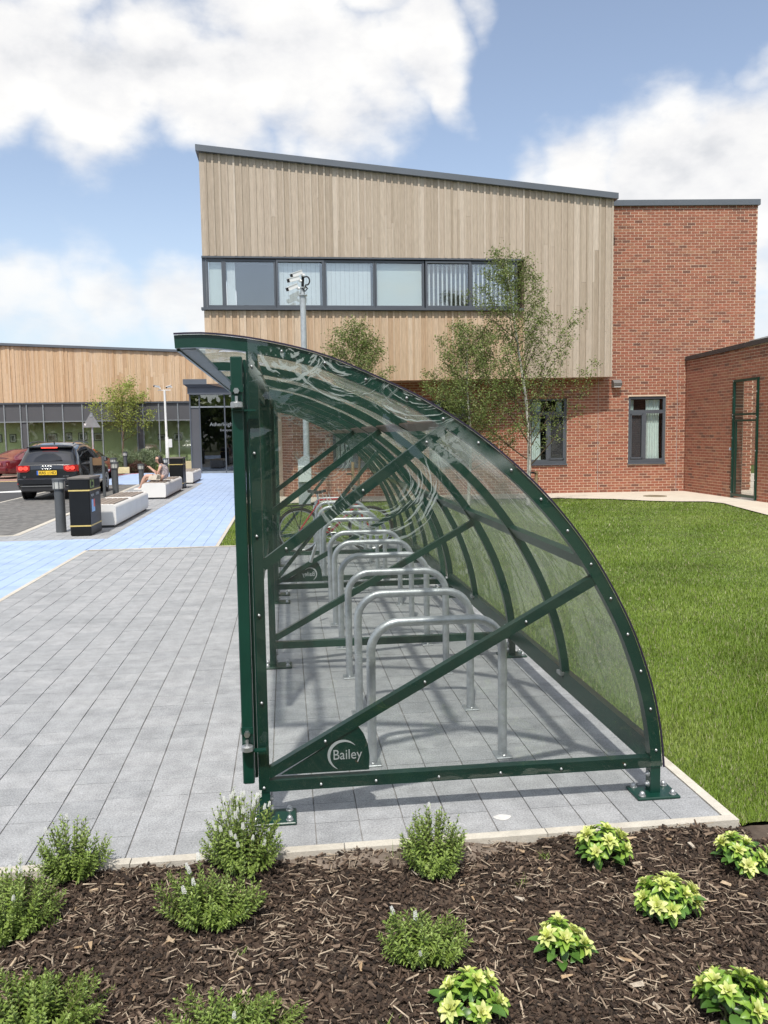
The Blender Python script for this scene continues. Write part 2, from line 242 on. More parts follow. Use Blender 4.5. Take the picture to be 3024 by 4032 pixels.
# ---------------------------------------------------------------- helpers
WL = {}
def wl(o):
    return WL.get(o.name, Vector((0, 0, 0)))
class MB:
    def __init__(s): s.v = []; s.f = []; s.r = []
    def add(s, vs, fs, r=None):
        b = len(s.v); s.v += [tuple(p) for p in vs]; s.f += [tuple(i+b for i in f) for f in fs]; s.r += [rng.random() if r is None else r]*len(fs); return s
    def box(s, x0, x1, y0, y1, z0, z1, r=None):
        return s.add([(x0, y0, z0), (x1, y0, z0), (x1, y1, z0), (x0, y1, z0), (x0, y0, z1), (x1, y0, z1), (x1, y1, z1), (x0, y1, z1)],
                     [(0, 3, 2, 1), (4, 5, 6, 7), (0, 1, 5, 4), (1, 2, 6, 5), (2, 3, 7, 6), (3, 0, 4, 7)], r)
    def cbox(s, x0, x1, y0, y1, z0, z1, c):      # box with chamfered edges all round the top and sides
        xs = (x0, x0+c, x1-c, x1); ys = (y0, y0+c, y1-c, y1)
        ring = [(xs[1], ys[0]), (xs[2], ys[0]), (xs[3], ys[1]), (xs[3], ys[2]), (xs[2], ys[3]), (xs[1], ys[3]), (xs[0], ys[2]), (xs[0], ys[1])]
        cx, cy = (x0+x1)/2, (y0+y1)/2
        def inset(p): return (cx+(p[0]-cx)*(1-2*c/(x1-x0)), cy+(p[1]-cy)*(1-2*c/(y1-y0)))
        v = [(*inset(p), z0) for p in ring]+[(*p, z0+c) for p in ring]+[(*p, z1-c) for p in ring]+[(*inset(p), z1) for p in ring]
        f = [tuple(range(7, -1, -1)), tuple(range(24, 32))]
        for k in range(3):
            for i in range(8): f.append((k*8+i, k*8+(i+1) % 8, k*8+8+(i+1) % 8, k*8+8+i))
        return s.add(v, f)
    def bar(s, a, b, w, h, up=(0, 0, 1), r=None):    # box beam from a to b; w along side, h along up
        a = Vector(a); b = Vector(b); d = (b-a).normalized(); side = d.cross(Vector(up)).normalized(); u = side.cross(d).normalized()
        v = [p+side*sx*w/2+u*sz*h/2 for p in (a, b) for sx, sz in ((-1, -1), (1, -1), (1, 1), (-1, 1))]
        return s.add(v, [(3, 2, 1, 0), (4, 5, 6, 7), (0, 1, 5, 4), (1, 2, 6, 5), (2, 3, 7, 6), (3, 0, 4, 7)], r)
    def tube(s, pts, rad, n=10, cap=True, closed=False):
        pts = [Vector(p) for p in pts]; m = len(pts); rads = rad if isinstance(rad, (list, tuple)) else [rad]*m
        prev = None; vs = []
        for i, p in enumerate(pts):
            if closed: d = pts[(i+1) % m]-pts[i-1]
            else: d = (pts[min(i+1, m-1)]-pts[max(i-1, 0)])
            d.normalize()
            if prev is None:
                t = Vector((0, 0, 1)) if abs(d.z) < .9 else Vector((1, 0, 0)); side = d.cross(t).normalized()
            else: side = (prev - d*prev.dot(d)).normalized()
            prev = side; up = d.cross(side)
            vs += [p+(side*math.cos(2*math.pi*k/n)+up*math.sin(2*math.pi*k/n))*rads[i] for k in range(n)]
        fs = []
        for i in range(m if closed else m-1):
            j = (i+1) % m
            for k in range(n): fs.append((i*n+k, i*n+(k+1) % n, j*n+(k+1) % n, j*n+k))
        if cap and not closed: fs += [tuple(range(n-1, -1, -1)), tuple(range((m-1)*n, m*n))]
        return s.add(vs, fs)
    def lathe(s, cx, cy, prof, n=20, z0=0):
        vs = []; fs = []
        for r_, z in prof: vs += [(cx+r_*math.cos(2*math.pi*k/n), cy+r_*math.sin(2*math.pi*k/n), z0+z) for k in range(n)]
        for i in range(len(prof)-1):
            for k in range(n): fs.append((i*n+k, i*n+(k+1) % n, (i+1)*n+(k+1) % n, (i+1)*n+k))
        fs += [tuple(range(n-1, -1, -1)), tuple(range((len(prof)-1)*n, len(prof)*n))]
        return s.add(vs, fs)
    def prism(s, poly, axis, a, b):      # poly of 2D points, extruded along axis from a to b
        n = len(poly)
        def P(p, t): return {'x': (t, p[0], p[1]), 'y': (p[0], t, p[1]), 'z': (p[0], p[1], t)}[axis]
        return s.add([P(p, a) for p in poly]+[P(p, b) for p in poly], [tuple(range(n)), tuple(range(2*n-1, n-1, -1))]+[((i+1) % n, i, n+i, n+(i+1) % n) for i in range(n)])
    def grid(s, rows, closed=False):
        n = len(rows[0]); vs = [p for r_ in rows for p in r_]; fs = []
        for i in range(len(rows)-1):
            for k in range(n if closed else n-1): fs.append((i*n+k, i*n+(k+1) % n, (i+1)*n+(k+1) % n, (i+1)*n+k))
        return s.add(vs, fs)
    def build(s, name, material, parent=None, smooth=False, fixn=True, attr=False):
        me = bpy.data.meshes.new(name); o_ = wl(parent) if parent else Vector((0, 0, 0))
        me.from_pydata([(p[0]-o_.x, p[1]-o_.y, p[2]-o_.z) for p in s.v], [], s.f)
        if attr:
            a = me.attributes.new('rnd', 'FLOAT', 'FACE'); a.data.foreach_set('value', s.r)
        if fixn:
            bm = bmesh.new(); bm.from_mesh(me); bmesh.ops.recalc_face_normals(bm, faces=bm.faces); bm.to_mesh(me); bm.free()
        me.materials.append(material)
        if smooth:
            me.shade_smooth()
            try: me.set_sharp_from_angle(angle=R(38))
            except Exception: pass
        o = bpy.data.objects.new(name, me); C.objects.link(o)
        if parent: o.parent = parent; WL[o.name] = o_.copy()
        return o
def tag(o, label=None, cat=None, group=None, kind=None):
    if label: o['label'] = label
    if cat: o['category'] = cat
    if group: o['group'] = group
    if kind: o['kind'] = kind
    return o
def empty(name, loc, label, cat, group=None):
    o = bpy.data.objects.new(name, None); C.objects.link(o); o.location = loc; o.empty_display_size = .1
    WL[o.name] = Vector(loc); return tag(o, label, cat, group)
def kids(o): return [c for c in bpy.data.objects if c.parent == o]
def copy_tree(o, parent=None):
    ks = kids(o); c = o.copy(); C.objects.link(c); c.parent = parent
    for ch in ks: copy_tree(ch, c)
    return c
def copies_local(src, pts, parent, name=None):
    for p in pts:
        c = src.copy(); C.objects.link(c); c.parent = parent; c.location = Vector(p)-wl(parent)
def np_mesh(name, V, F, material, parent=None, rnd=None, smooth=False, kind=None):
    F = np.asarray(F, np.int32); V = np.asarray(V, np.float32); k = F.shape[1]
    if parent: V = V-np.array(wl(parent), np.float32)
    me = bpy.data.meshes.new(name); me.vertices.add(len(V)); me.vertices.foreach_set('co', V.ravel())
    me.loops.add(F.size); me.loops.foreach_set('vertex_index', F.ravel()); me.polygons.add(len(F))
    me.polygons.foreach_set('loop_start', np.arange(0, F.size, k, dtype=np.int32)); me.polygons.foreach_set('loop_total', np.full(len(F), k, np.int32))
    me.update(calc_edges=True)
    if rnd is not None:
        a = me.attributes.new('rnd', 'FLOAT', 'FACE'); a.data.foreach_set('value', np.asarray(rnd, np.float32))
    if smooth: me.shade_smooth()
    else: me.shade_flat()
    me.materials.append(material); o = bpy.data.objects.new(name, me); C.objects.link(o)
    if parent: o.parent = parent; WL[o.name] = wl(parent).copy()
    if kind: o['kind'] = kind
    return o
def unit_box(name, material):
    me = bpy.data.meshes.new(name); b = MB().box(0, 1, 0, 1, 0, 1); me.from_pydata(b.v, [], b.f); me.materials.append(material); return me
def piece(name, me, parent, x0, x1, y0, y1, z0, z1):
    o = bpy.data.objects.new(name, me); C.objects.link(o); o.parent = parent
    o.location = Vector((x0, y0, z0))-wl(parent); o.scale = (x1-x0, y1-y0, z1-z0); return o
def boxes_np(B):     # B: N x 6 (x0,x1,y0,y1,z0,z1) -> verts, quads without the hidden bottom/back left to the caller
    B = np.asarray(B, np.float64); n = len(B)
    ix = np.array([[0, 2, 4], [1, 2, 4], [1, 3, 4], [0, 3, 4], [0, 2, 5], [1, 2, 5], [1, 3, 5], [0, 3, 5]])
    V = B[:, ix].reshape(-1, 3)
    f = np.array([(4, 5, 6, 7), (0, 1, 5, 4), (1, 2, 6, 5), (2, 3, 7, 6), (3, 0, 4, 7), (0, 3, 2, 1)])
    F = (f[None]+np.arange(n)[:, None, None]*8).reshape(-1, 4); return V, F
def txt(s_, size, loc, rot, material, parent, name='lettering', extrude=.002, align='LEFT'):
    cu = bpy.data.curves.new(name, 'FONT'); cu.body = s_; cu.size = size; cu.extrude = extrude; cu.align_x = align
    cu.resolution_u = 4; tmp = bpy.data.objects.new('tmp', cu); C.objects.link(tmp); me = bpy.data.meshes.new_from_object(tmp.evaluated_get(bpy.context.evaluated_depsgraph_get()))
    bpy.data.objects.remove(tmp); me.materials.clear(); me.materials.append(material); o = bpy.data.objects.new(name, me); C.objects.link(o); o.parent = parent
    o.location = Vector(loc)-wl(parent); o.rotation_euler = rot; return o
# ---------------------------------------------------------------- ground and paving
def sheet(name, poly, z, material, label=None):
    me = bpy.data.meshes.new(name); me.from_pydata([(x, y, z) for x, y in poly], [], [tuple(range(len(poly)))]); me.materials.append(material)
    o = bpy.data.objects.new(name, me); C.objects.link(o); o['kind'] = 'structure'
    if label: o['label'] = label
    return o
def rect(x0, x1, y0, y1): return [(x0, y0), (x1, y0), (x1, y1), (x0, y1)]
sheet('ground', rect(-900, 900, -900, 900), -.10, M_land)
sheet('lawn', [(1.94, 3.35), (40, 3.35), (40, 60), (-1.1, 60), (-1.1, 13.22), (1.94, 13.22)], -.022, M_lawn)
PATH = [(-1.2, 21.3), (3, 21.15), (5.5, 21.0), (7, 20.75), (8.2, 20.1), (8.8, 19.35), (9.4, 18.95), (10.0, 18.75), (10.12, 18.2), (9.9, 17.2), (9.55, 15.5), (9.1, 12), (8.9, 8), (13, 8), (13, 18.3), (18, 18.3), (26, 30), (14, 30), (12, 23), (12, 26), (-1.2, 26)]
sheet('pale_path', PATH, .004, M_path)
sheet('asphalt_road', rect(-60, -7.85, 4, 60), -.012, M_tarmac)
sheet('pink_pavement', [(-60, 36.6), (-9.2, 36.6), (-7.9, 43.5), (-60, 43.5)], -.004, M_pink)
sheet('planting_strip', rect(-30, -5.0, 41.2, 44), .0, M_soil)
pv = sheet('pavement', rect(-3.13, 1.93, 3.36, 13.2), -.006, M_joint)
pb = sheet('blue_path', [(-7.9, 3.36), (-3.13, 3.36), (-3.13, 13.2), (-1.15, 13.2), (-1.15, 39.6), (-3.1, 39.6), (-3.1, 14.65), (-7.9, 14.65)], -.006, M_jointb)
pd = sheet('blue_crossing', [(-7.4, 31.5), (-3.1, 31.5), (-3.1, 41.2), (-7.7, 41.2)], -.006, M_jointb)
pg = sheet('grey_bench_strip', [(-7.9, 14.65), (-3.1, 14.65), (-3.1, 31.5), (-5.4, 31.5), (-4.87, 15.5), (-7.9, 15.5)], -.006, M_joint)
pl = sheet('layby', [(-7.85, 15.5), (-4.87, 15.5), (-5.4, 31.5), (-7.85, 31.5)], -.008, M_layby)
sheet('road_line', rect(-7.93, -7.85, 15.5, 33), -.006, M_kerb)
sheet('road_marking_triangle', [(-10.3, 28.2), (-8.6, 29.6), (-8.6, 28.4)], -.006, M_white)
sheet('road_marking_bar', [(-12.2, 28.9), (-10.7, 28.5), (-10.7, 28.2), (-12.4, 28.6)], -.006, M_white)
sheet('red_line', [(-8.7, 37.3), (-7.2, 41.2), (-7.0, 41.2), (-8.5, 37.3)], .0, M_redl)
sheet('yellow_line', rect(-40, -8.9, 35.6, 35.85), -.006, M_yell)
sheet('red_gutter_line', rect(-40, -8.9, 35.9, 36.5), -.006, M_pink)

def pavers(x0, x1, y0, y1, p=.198, q=.198, g=.005, skip=None, joffs=0):
    B = []; rn = []
    nx = int(round((x1-x0)/p)); ny = int(round((y1-y0)/q))
    for i in range(nx):
        for j in range(ny):
            a = x0+i*p; b = y0+j*q+(.5*q*joffs if i % 2 else 0)
            if skip and skip(a+p/2, b+q/2): continue
            dz = rng.gauss(0, .0006); gg = g*rng.uniform(.8, 1.5); g2 = .0022*rng.uniform(.6, 1.6)
            B.append((a+gg/2, a+p-gg/2, b+g2/2, b+q-g2/2, -.04, dz)); rn.append(rng.random())
    return np.array(B), np.array(rn)
B, rn = pavers(-3.08, 1.89, 3.385, 13.15)
B[:, 1] = np.where(B[:, 1] > B[:, 1].max()-.02, 1.904, B[:, 1])
vis = (B[:, 0] > -1.35*B[:, 2]/3.4)           # inside the picture
cx = (B[:, 0]+B[:, 1])/2; cy = B[:, 2]
order = np.argsort(cy+np.where((cx > -.36*cy-.05) & (cx < 2), 0, 50))
near = set(order[:300].tolist())
me_p = unit_box('paver', M_pave_o)
for k in sorted(near): piece('paver', me_p, pv, *B[k])
rest = np.array([k not in near for k in range(len(B))])
V, F = boxes_np(B[rest]); tag(np_mesh('pavers', V, F, M_pave_a, pv, np.repeat(rn[rest], 6)), kind='stuff')
Bb, rb = pavers(-6.9, -3.13, 3.385, 14.65, .198, .198)
B2, r2_ = pavers(-3.13, -1.15, 13.25, 14.65, .198, .2)
B3, r3 = pavers(-3.1, -1.15, 14.65, 39.55, .195, .199)
BB = np.vstack([Bb, B2, B3]); rr = np.concatenate([rb, r2_, r3])
V, F = boxes_np(BB); tag(np_mesh('pavers', V, F, M_blue_a, pb, np.repeat(rr, 6)), kind='stuff')
B4, r4 = pavers(-7.4, -3.1, 31.5, 41.2, .4, .4); V, F = boxes_np(B4); tag(np_mesh('pavers', V, F, M_blue_a, pd, np.repeat(r4, 6)), kind='stuff')
B5, r5 = pavers(-5.5, -3.1, 14.66, 31.5, .2, .2, skip=lambda x, y: x < -4.87-(y-15.5)*.033 and y > 15.45)
B6, r6 = pavers(-7.9, -5.5, 14.66, 15.48, .2, .2); V, F = boxes_np(np.vstack([B5, B6])); tag(np_mesh('pavers', V, F, M_pave_a, pg, np.repeat(np.concatenate([r5, r6]), 6)), kind='stuff')
B7, r7 = pavers(-7.84, -4.9, 15.52, 31.5, .1, .2, .004, skip=lambda x, y: x > -4.95-(y-15.5)*.033, joffs=1); B7[:, 5] -= .003
V, F = boxes_np(B7); tag(np_mesh('setts', V, F, M_layby, pl, np.repeat(r7, 6)), kind='stuff')
# rows of kerb stones
me_k = unit_box('kerb_stone', M_kerb)
def kerb(name, a, b, w, z0, z1, ln=.9, axis='x', off=0):
    root = bpy.data.objects.new(name, None); C.objects.link(root); root['kind'] = 'structure'
    n = max(1, int(round(abs(b-a)/ln))); st = (b-a)/n
    for i in range(n):
        p, q = a+i*st+.002, a+(i+1)*st-.002; dz = rng.gauss(0, .001)
        if axis == 'x': piece('kerb_stone', me_k, root, p, q, w[0], w[1], z0, z1+dz)
        else: piece('kerb_stone', me_k, root, w[0], w[1], p, q, z0, z1+dz)
    return root
kerb('kerb_row', -7.7, 1.96, (3.325, 3.376), -.09, .006)
kerb('kerb_row', 3.378, 13.2, (1.909, 1.96), -.09, .006, axis='y')
kerb('kerb_row', -3.08, 1.96, (13.2, 13.25), -.09, .003)
kerb('kerb_row', 3.38, 13.2, (-3.14, -3.082), -.09, .002, axis='y')
kerb('kerb_row', 13.25, 21.2, (-1.148, -1.09), -.09, .004, axis='y')
kerb('kerb_row', -7.85, -4.87, (15.46, 15.53), -.09, .006)
k_ = kerb('kerb_row', 0, 16, (-.06, .06), -.09, .006, axis='y'); k_.location = (-4.87, 15.5, 0); k_.rotation_euler.z = math.atan2(.53, 16)
kerb('kerb_row', -30, -8.6, (43.2, 43.4), -.05, .30)
tag(MB().lathe(9.55, 20.6, [(.30, 0), (.30, .012), (.26, .016), (.26, .013)], 28).build('manhole_cover', mat('worn_iron', (.20, .16, .10), .8, nscale=20, namt=.3)), 'round iron manhole cover in the pale path by the wall corner', 'manhole cover')

# ---------------------------------------------------------------- brickwork
me_b = unit_box('brick', M_brick_o)
def spans(a, b, cuts):
    out = [(a, b)]
    for c, d in cuts:
        nn = []
        for p, q in out:
            if d <= p or c >= q: nn.append((p, q))
            else:
                if c > p: nn.append((p, c))
                if d < q: nn.append((d, q))
        out = nn
    return [(p, q) for p, q in out if q-p > .02]
def brick_face(parent, L_, H_, holes, near=None, depth=.03, z0=0., x0=0., first=0, headers=0):
    B = []; j = 0; z = z0
    while z < H_-.02:
        cuts = [(h[0], h[1]) for h in holes if z+.0325 > h[2] and z+.0325 < h[3]]
        off = (.1125 if j % 2 else 0)+.03*math.sin(j*1.7)*0
        x = x0-off
        while x < L_:
            a, b = max(x, x0), min(x+.215, L_)
            if b-a > .03:
                for p, q in spans(a, b, cuts):
                    B.append((p+.0015, q-.0015, -.0035+rng.gauss(0, .0008), depth, z+.0065, min(z+.0685, H_)))
            x += .225
        z += .075; j += 1
    B = np.array(B); rr_ = NP.random(len(B))
    if near:
        key = np.array([near(*b) for b in B]); idx = np.argsort(key)[:300]; sel = set(idx[key[idx] < 1e6].tolist())
    else: sel = set()
    for k in sorted(sel): piece('brick', me_b, parent, *B[k])
    rest = np.array([k not in sel for k in range(len(B))])
    V, F = boxes_np(B[rest]); F = F.reshape(-1, 6, 4)[:, [0, 1, 2, 4, 5]].reshape(-1, 4)
    o = np_mesh('bricks', V, F, M_brick_a, parent, np.repeat(rr_[rest], 5)); o['kind'] = 'stuff'
    return o
def oriented(o, loc, rz):
    o.location = Vector(loc)-(wl(o.parent) if o.parent else Vector((0, 0, 0))); o.rotation_euler.z = rz; WL[o.name] = Vector((0, 0, 0)); return o
def local(mb, name, material, parent, **k):       # build in the parent's own frame
    return mb.build(name, material, parent, **k)

# ---------------------------------------------------------------- main building
hb = empty('clinic_building', (4, 23, 0), 'two storey brick building with an overhanging grey timber clad upper floor', 'building')
ang = math.atan2(-.95, 10.7); A0 = (0.2, 23.1)
def lx(X): return (X-.2)/math.cos(ang)
wins = [(lx(1.3), lx(2.5), .80, 2.65), (lx(3.96), lx(5.12), .79, 2.64), (lx(6.74), lx(7.79), .79, 2.65), (lx(9.51), lx(10.56), .78, 2.66)]
wall = MB()
xs = [0, wins[0][0], wins[0][1], wins[1][0], wins[1][1], wins[2][0], wins[2][1], wins[3][0], wins[3][1], lx(13.0)]
wall_d = .25
for i in range(0, 9):
    if i % 2 == 0: wall.box(xs[i], xs[i+1], 0, wall_d, 0, 3.4 if i < 8 else 3.4)
    else: wall.box(xs[i], xs[i+1], 0, wall_d, 0, wins[i//2][2]); wall.box(xs[i], xs[i+1], 0, wall_d, wins[i//2][3], 3.4)
wall.box(lx(8.84)-.6, lx(13.0), 0, wall_d, 3.4, 7.82)
wo = wall.build('wall', M_mortar, hb); wo.data.transform(Matrix.Translation(Vector((4, 23, 0)))); oriented(wo, (A0[0], A0[1], 0), ang)
def near_main(x0, x1, y0, y1, z0, z1): return abs(x0-lx(9.9))*.75+z0*1.0 if x0 > lx(8.2) else 1e9
brick_face(wo, lx(13.0), 7.80, wins+[(-1, lx(8.78), 3.30, 9)], near_main)
MB().box(lx(8.655), lx(8.665), -.010, .01, 0, 3.3).build('movement_joint', mat('mastic', (.42, .38, .35), .8), wo)
MB().box(lx(10.87), lx(10.88), -.012, .01, 0, 3.6).build('movement_joint', mat('mastic', (.42, .38, .35), .8), wo)
MB().box(lx(8.86), lx(13.04), -.07, .6, 7.80, 7.95).build('fascia', M_greyb, wo)
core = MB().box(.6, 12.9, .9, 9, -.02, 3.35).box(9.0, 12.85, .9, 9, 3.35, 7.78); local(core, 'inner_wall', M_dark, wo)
side = MB().box(12.70, 12.83, .26, 9, 0, 7.79); local(side, 'side_wall', M_brick_a, wo)
# chamfered left corner
w2 = MB().box(0, .92, 0, .2, 0, 3.3).build('wall', M_mortar, hb); w2.data.transform(Matrix.Translation(Vector((4, 23, 0))))
a2 = math.atan2(-.8, .45); oriented(w2, (-.25, 23.9, 0), a2); brick_face(w2, .92, 3.3, [])
w3 = MB().box(0, 16, 0, .2, 0, 3.3).build('wall', M_mortar, hb); w3.data.transform(Matrix.Translation(Vector((4, 23, 0))))
oriented(w3, (-.9, 39.6, 0), math.atan2(-15.7, .65)); brick_face(w3, 15.7, 3.3, [])
# timber box
def zr(X): return 8.80+(X+1.98)*(7.84-8.80)/10.82        # underside of the roof trim
def zs(X): return 3.08+(X+1.98)*.11/10.82               # soffit
box = MB()
def hexa(x0, x1, y0, y1, za, zb, mbx):
    v = [(x0, y0, za(x0)), (x1, y0, za(x1)), (x1, y1, za(x1)), (x0, y1, za(x0)), (x0, y0, zb(x0)), (x1, y0, zb(x1)), (x1, y1, zb(x1)), (x0, y1, zb(x0))]
    mbx.add(v, [(0, 3, 2, 1), (4, 5, 6, 7), (0, 1, 5, 4), (1, 2, 6, 5), (2, 3, 7, 6), (3, 0, 4, 7)])
hexa(-1.93, 8.80, 21.852, 21.98, lambda x: 6.26, zr, box); hexa(-1.93, 8.80, 21.852, 21.98, lambda x: zs(x)+.02, lambda x: 4.93, box)
hexa(6.33, 8.80, 21.853, 21.98, lambda x: 4.93, lambda x: 6.26, box)
v = [(-1.93, 21.98, 3.10), (8.80, 21.98, 3.2), (8.80, 30, 3.2), (-1.1, 30, 3.1), (-1.93, 21.98, 8.8), (8.80, 21.98, 7.84), (8.80, 30, 7.84), (-1.1, 30, 8.7)]
core2 = MB().box(-1.2, 8.80, 22.9, 30, 4.6, 6.6); core2.add([(x, y, max(z, 6.27)) for x, y, z in v], [(0, 3, 2, 1), (4, 5, 6, 7), (0, 1, 5, 4), (1, 2, 6, 5), (2, 3, 7, 6), (3, 0, 4, 7)])
core2.add([(x, y, min(z, 4.92)) for x, y, z in v], [(0, 3, 2, 1), (4, 5, 6, 7), (0, 1, 5, 4), (1, 2, 6, 5), (2, 3, 7, 6), (3, 0, 4, 7)]); core2.box(6.4, 8.79, 22, 30, 4.8, 6.4)
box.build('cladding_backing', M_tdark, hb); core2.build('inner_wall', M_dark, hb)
sf = MB(); sf.add([(-1.97, 21.80, 3.07), (8.83, 21.80, 3.175), (8.83, 24, 3.175), (-1.6, 24, 3.07), (-.9, 39.5, 3.07), (-.5, 39.5, 3.07), (-1.2, 24, 3.07)], [(0, 1, 2, 3), (3, 6, 5, 4)])
sf.build('soffit', M_soffit, hb)
me_t = unit_box('timber_board', M_timb); me_f = unit_box('timber_board', M_timf); me_g = unit_box('timber_board', M_timo)
def board(parent, me, x0, x1, y0, y1, z0, z1, split=True, pr=.45):
    if split and z1-z0 > 1.6 and rng.random() < pr:
        m_ = z0+(z1-z0)*rng.uniform(.2, .8); piece('timber_board', me, parent, x0, x1, y0, y1, z0, m_-.002); piece('timber_board', me, parent, x0, x1, y0, y1, m_+.002, z1)
    else: piece('timber_board', me, parent, x0, x1, y0, y1, z0, z1)
x = -1.97; n_ = 0; pitch = .1742
while x < 8.80:
    wide = .128+rng.uniform(-.006, .006)
    for (a, b, y0, y1) in ((x, min(x+pitch, 8.8), 21.828+rng.uniform(-.003, .003), 21.852), (x+wide, min(x+pitch+.004, 8.83), 21.800+rng.uniform(-.003, .004), 21.829)):
        if b-a < .02: continue
        if x < 6.25:
            board(hb, me_t, a, b, y0, y1, 6.275+rng.uniform(-.004, .004), zr((a+b)/2)-.002, True, .16)
            board(hb, me_f, a, b, y0, y1, zs(a)-.01+rng.uniform(-.004, .004), 4.915, False)
        else: board(hb, me_t, a, b, y0, y1, zs(a)-.01, zr((a+b)/2)-.002, True, .5)
    x += pitch
rt = MB(); hexa(-2.04, 8.92, 21.70, 30.2, lambda x: zr(x)+.0, lambda x: zr(x)+.15, rt); rt.build('roof_trim', M_greyb, hb)
sb = MB()
for k in range(46):
    yy = 21.86+k*.176; dx = (yy-21.8)*.1
    if yy < 29.9: sb.add([(-1.975+dx-.0, yy, 6.27), (-1.975+dx, yy+.17, 6.27), (-1.975+dx, yy+.17, 8.8), (-1.975+dx, yy, 8.8)], [(0, 1, 2, 3)]); sb.add([(-1.96+dx, yy, 3.08), (-1.96+dx, yy+.17, 3.08), (-1.96+dx, yy+.17, 4.93), (-1.96+dx, yy, 4.93)], [(0, 1, 2, 3)])
tag(sb.build('side_boards', mat('weathered_larch_side', [(.36, .29, .22), (.50, .42, .33), (.43, .355, .28)], .8, src='attr', nscale=5, namt=.14, st=(9, 9, .8)), hb, attr=True), kind='stuff')
MB().box(-2.03, 6.36, 21.72, 21.93, 4.925, 4.985).build('window_sill', M_grey, hb)
MB().box(-1.99, 6.35, 21.79, 21.93, 6.225, 6.268).build('window_head', M_grey, hb)
panes = [(-1.84, -1.50, 'full'), (-1.40, -.19, 'edge'), (-.08, 1.05, 'blinds'), (1.15, 2.37, 'blinds'), (2.46, 3.66, 'full'), (3.79, 4.90, 'gaps'), (4.99, 6.16, 'gaps')]
def vblinds(x0, x1, z0, z1, y, step=.09, w=.084, ang_=.0):
    b = MB(); x = x0
    while x < x1-.02:
        b.box(x, min(x+w, x1), y+rng.uniform(0, .006), y+.008, z0, z1); x += step
    return b
for k, (a, b_, kind) in enumerate(panes):
    fr = MB(); w_ = .055; zt, zb = 6.20, 5.0; sash = k in (2, 5)
    a0, b0 = a-w_*.9, b_+w_*.9; y0, y1 = (21.84, 21.93)
    if sash: y0 = 21.815
    fr.box(a0, a, y0, y1, zb, zt).box(b_, b0, y0, y1, zb, zt).box(a, b_, y0+.001, y1, zb, 5.055).box(a, b_, y0+.001, y1, 6.145, zt)
    f_ = fr.build('window_frame', M_grey, hb)
    MB().box(a, b_, 21.885, 21.889, 5.055, 6.145).build('window_pane', G_win, f_)
    if kind == 'full': MB().box(a+.01, b_-.01, 21.94, 21.95, 5.06, 6.14).build('frosted_panel', M_blindf, f_)
    elif kind == 'edge': vblinds(a+.02, a+.24, 5.06, 6.14, 21.95, .03, .028).build('blind', M_blind, f_)
    elif kind == 'blinds': vblinds(a+.02, b_-.06, 5.06, 6.14, 21.95, .118, .114).build('blind', M_blind, f_)
    else: vblinds(a+.05, b_-.02, 5.06, 6.14, 21.95, .118, .040).build('blind', M_blind, f_)
MB().box(-1.985, -1.90, 21.84, 21.93, 4.99, 6.226).build('corner_post', M_grey, hb)
# casement windows of the brick ground floor
def curtain(x0, x1, z0, z1, y, topw=None):
    rows = []
    for iz in range(9):
        t = iz/8; z = z0+(z1-z0)*t; r_ = []
        squeeze = 1-.10*math.sin(t*math.pi)
        for ix in range(41):
            u = ix/40; xx = x0+(x1-x0)*(.5+(u-.5)*squeeze); r_.append((xx, y+.022*math.sin(u*34+.6*math.sin(t*3)), z))
        rows.append(r_)
    return MB().grid(rows)
for k, (a, b_, z0, z1) in enumerate(wins):
    f = MB(); t = .07; ya, yb = .035, .10; zt = z1-.42
    f.box(a, a+t, ya, yb, z0+.03, z1).box(b_-t, b_, ya, yb, z0+.03, z1).box(a+t, b_-t, ya, yb, z1-t, z1).box(a+t, b_-t, ya, yb, z0+.03, z0+.15).box(a+t, b_-t, ya+.001, yb, zt-.055, zt+.045)
    mid = (a+b_)/2+(.0 if k != 3 else -.06); f.box(mid-.045, mid+.045, ya-.008, yb, z0+.15, zt-.055)
    lo = (a+t, mid-.045) if k == 3 else (mid+.045, b_-t)
    f.box(lo[0], lo[0]+.035, ya-.018, yb, z0+.15, zt-.055).box(lo[1]-.035, lo[1], ya-.018, yb, z0+.15, zt-.055).box(lo[0], lo[1], ya-.018, yb, zt-.10, zt-.056).box(lo[0], lo[1], ya-.018, yb, z0+.151, z0+.19)
    fo = f.build('window_frame', M_grey, wo)
    MB().box(a+t, b_-t, .068, .072, z0+.15, zt-.055).build('window_pane', G_dark, fo); MB().box(a+t, b_-t, .068, .072, zt+.045, z1-t).build('window_pane', G_dark, fo)
    MB().box(a-.015, b_+.015, -.045, .05, z0-.005, z0+.03).build('window_sill', M_grey, fo)
    MB().box(lo[0]+.04, lo[1]-.04, .080, .082, z0+.19, zt-.1).build('insect_screen', mat('insect_screen', (.06, .055, .06), .8, nscale=30, namt=.3), fo)
    if k == 0: vblinds(a+.08, b_-.08, z0+.1, z1-.1, .16, .13, .10).build('blind', M_blindf, fo)
    elif k == 3: curtain(b_-.52, b_-.12, z0+.14, z1-.09, .17).build('curtain', M_curt, fo, smooth=True, fixn=False); curtain(a+.07, a+.20, zt, z1-.09, .17).build('curtain', M_curt, fo, smooth=True, fixn=False)
    else: curtain(a+.07, a+.36, z0+.14, z1-.09, .17).build('curtain', M_curt, fo, smooth=True, fixn=False); curtain(b_-.26, b_-.09, zt, z1-.09, .17).build('curtain', M_curt, fo, smooth=True, fixn=False)
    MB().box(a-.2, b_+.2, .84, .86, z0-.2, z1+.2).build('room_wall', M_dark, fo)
lamp = empty('bulkhead_lamp', (9.13, 22.3, 3.04), 'small grey wedge shaped wall lamp on the brick below the timber box', 'wall lamp')
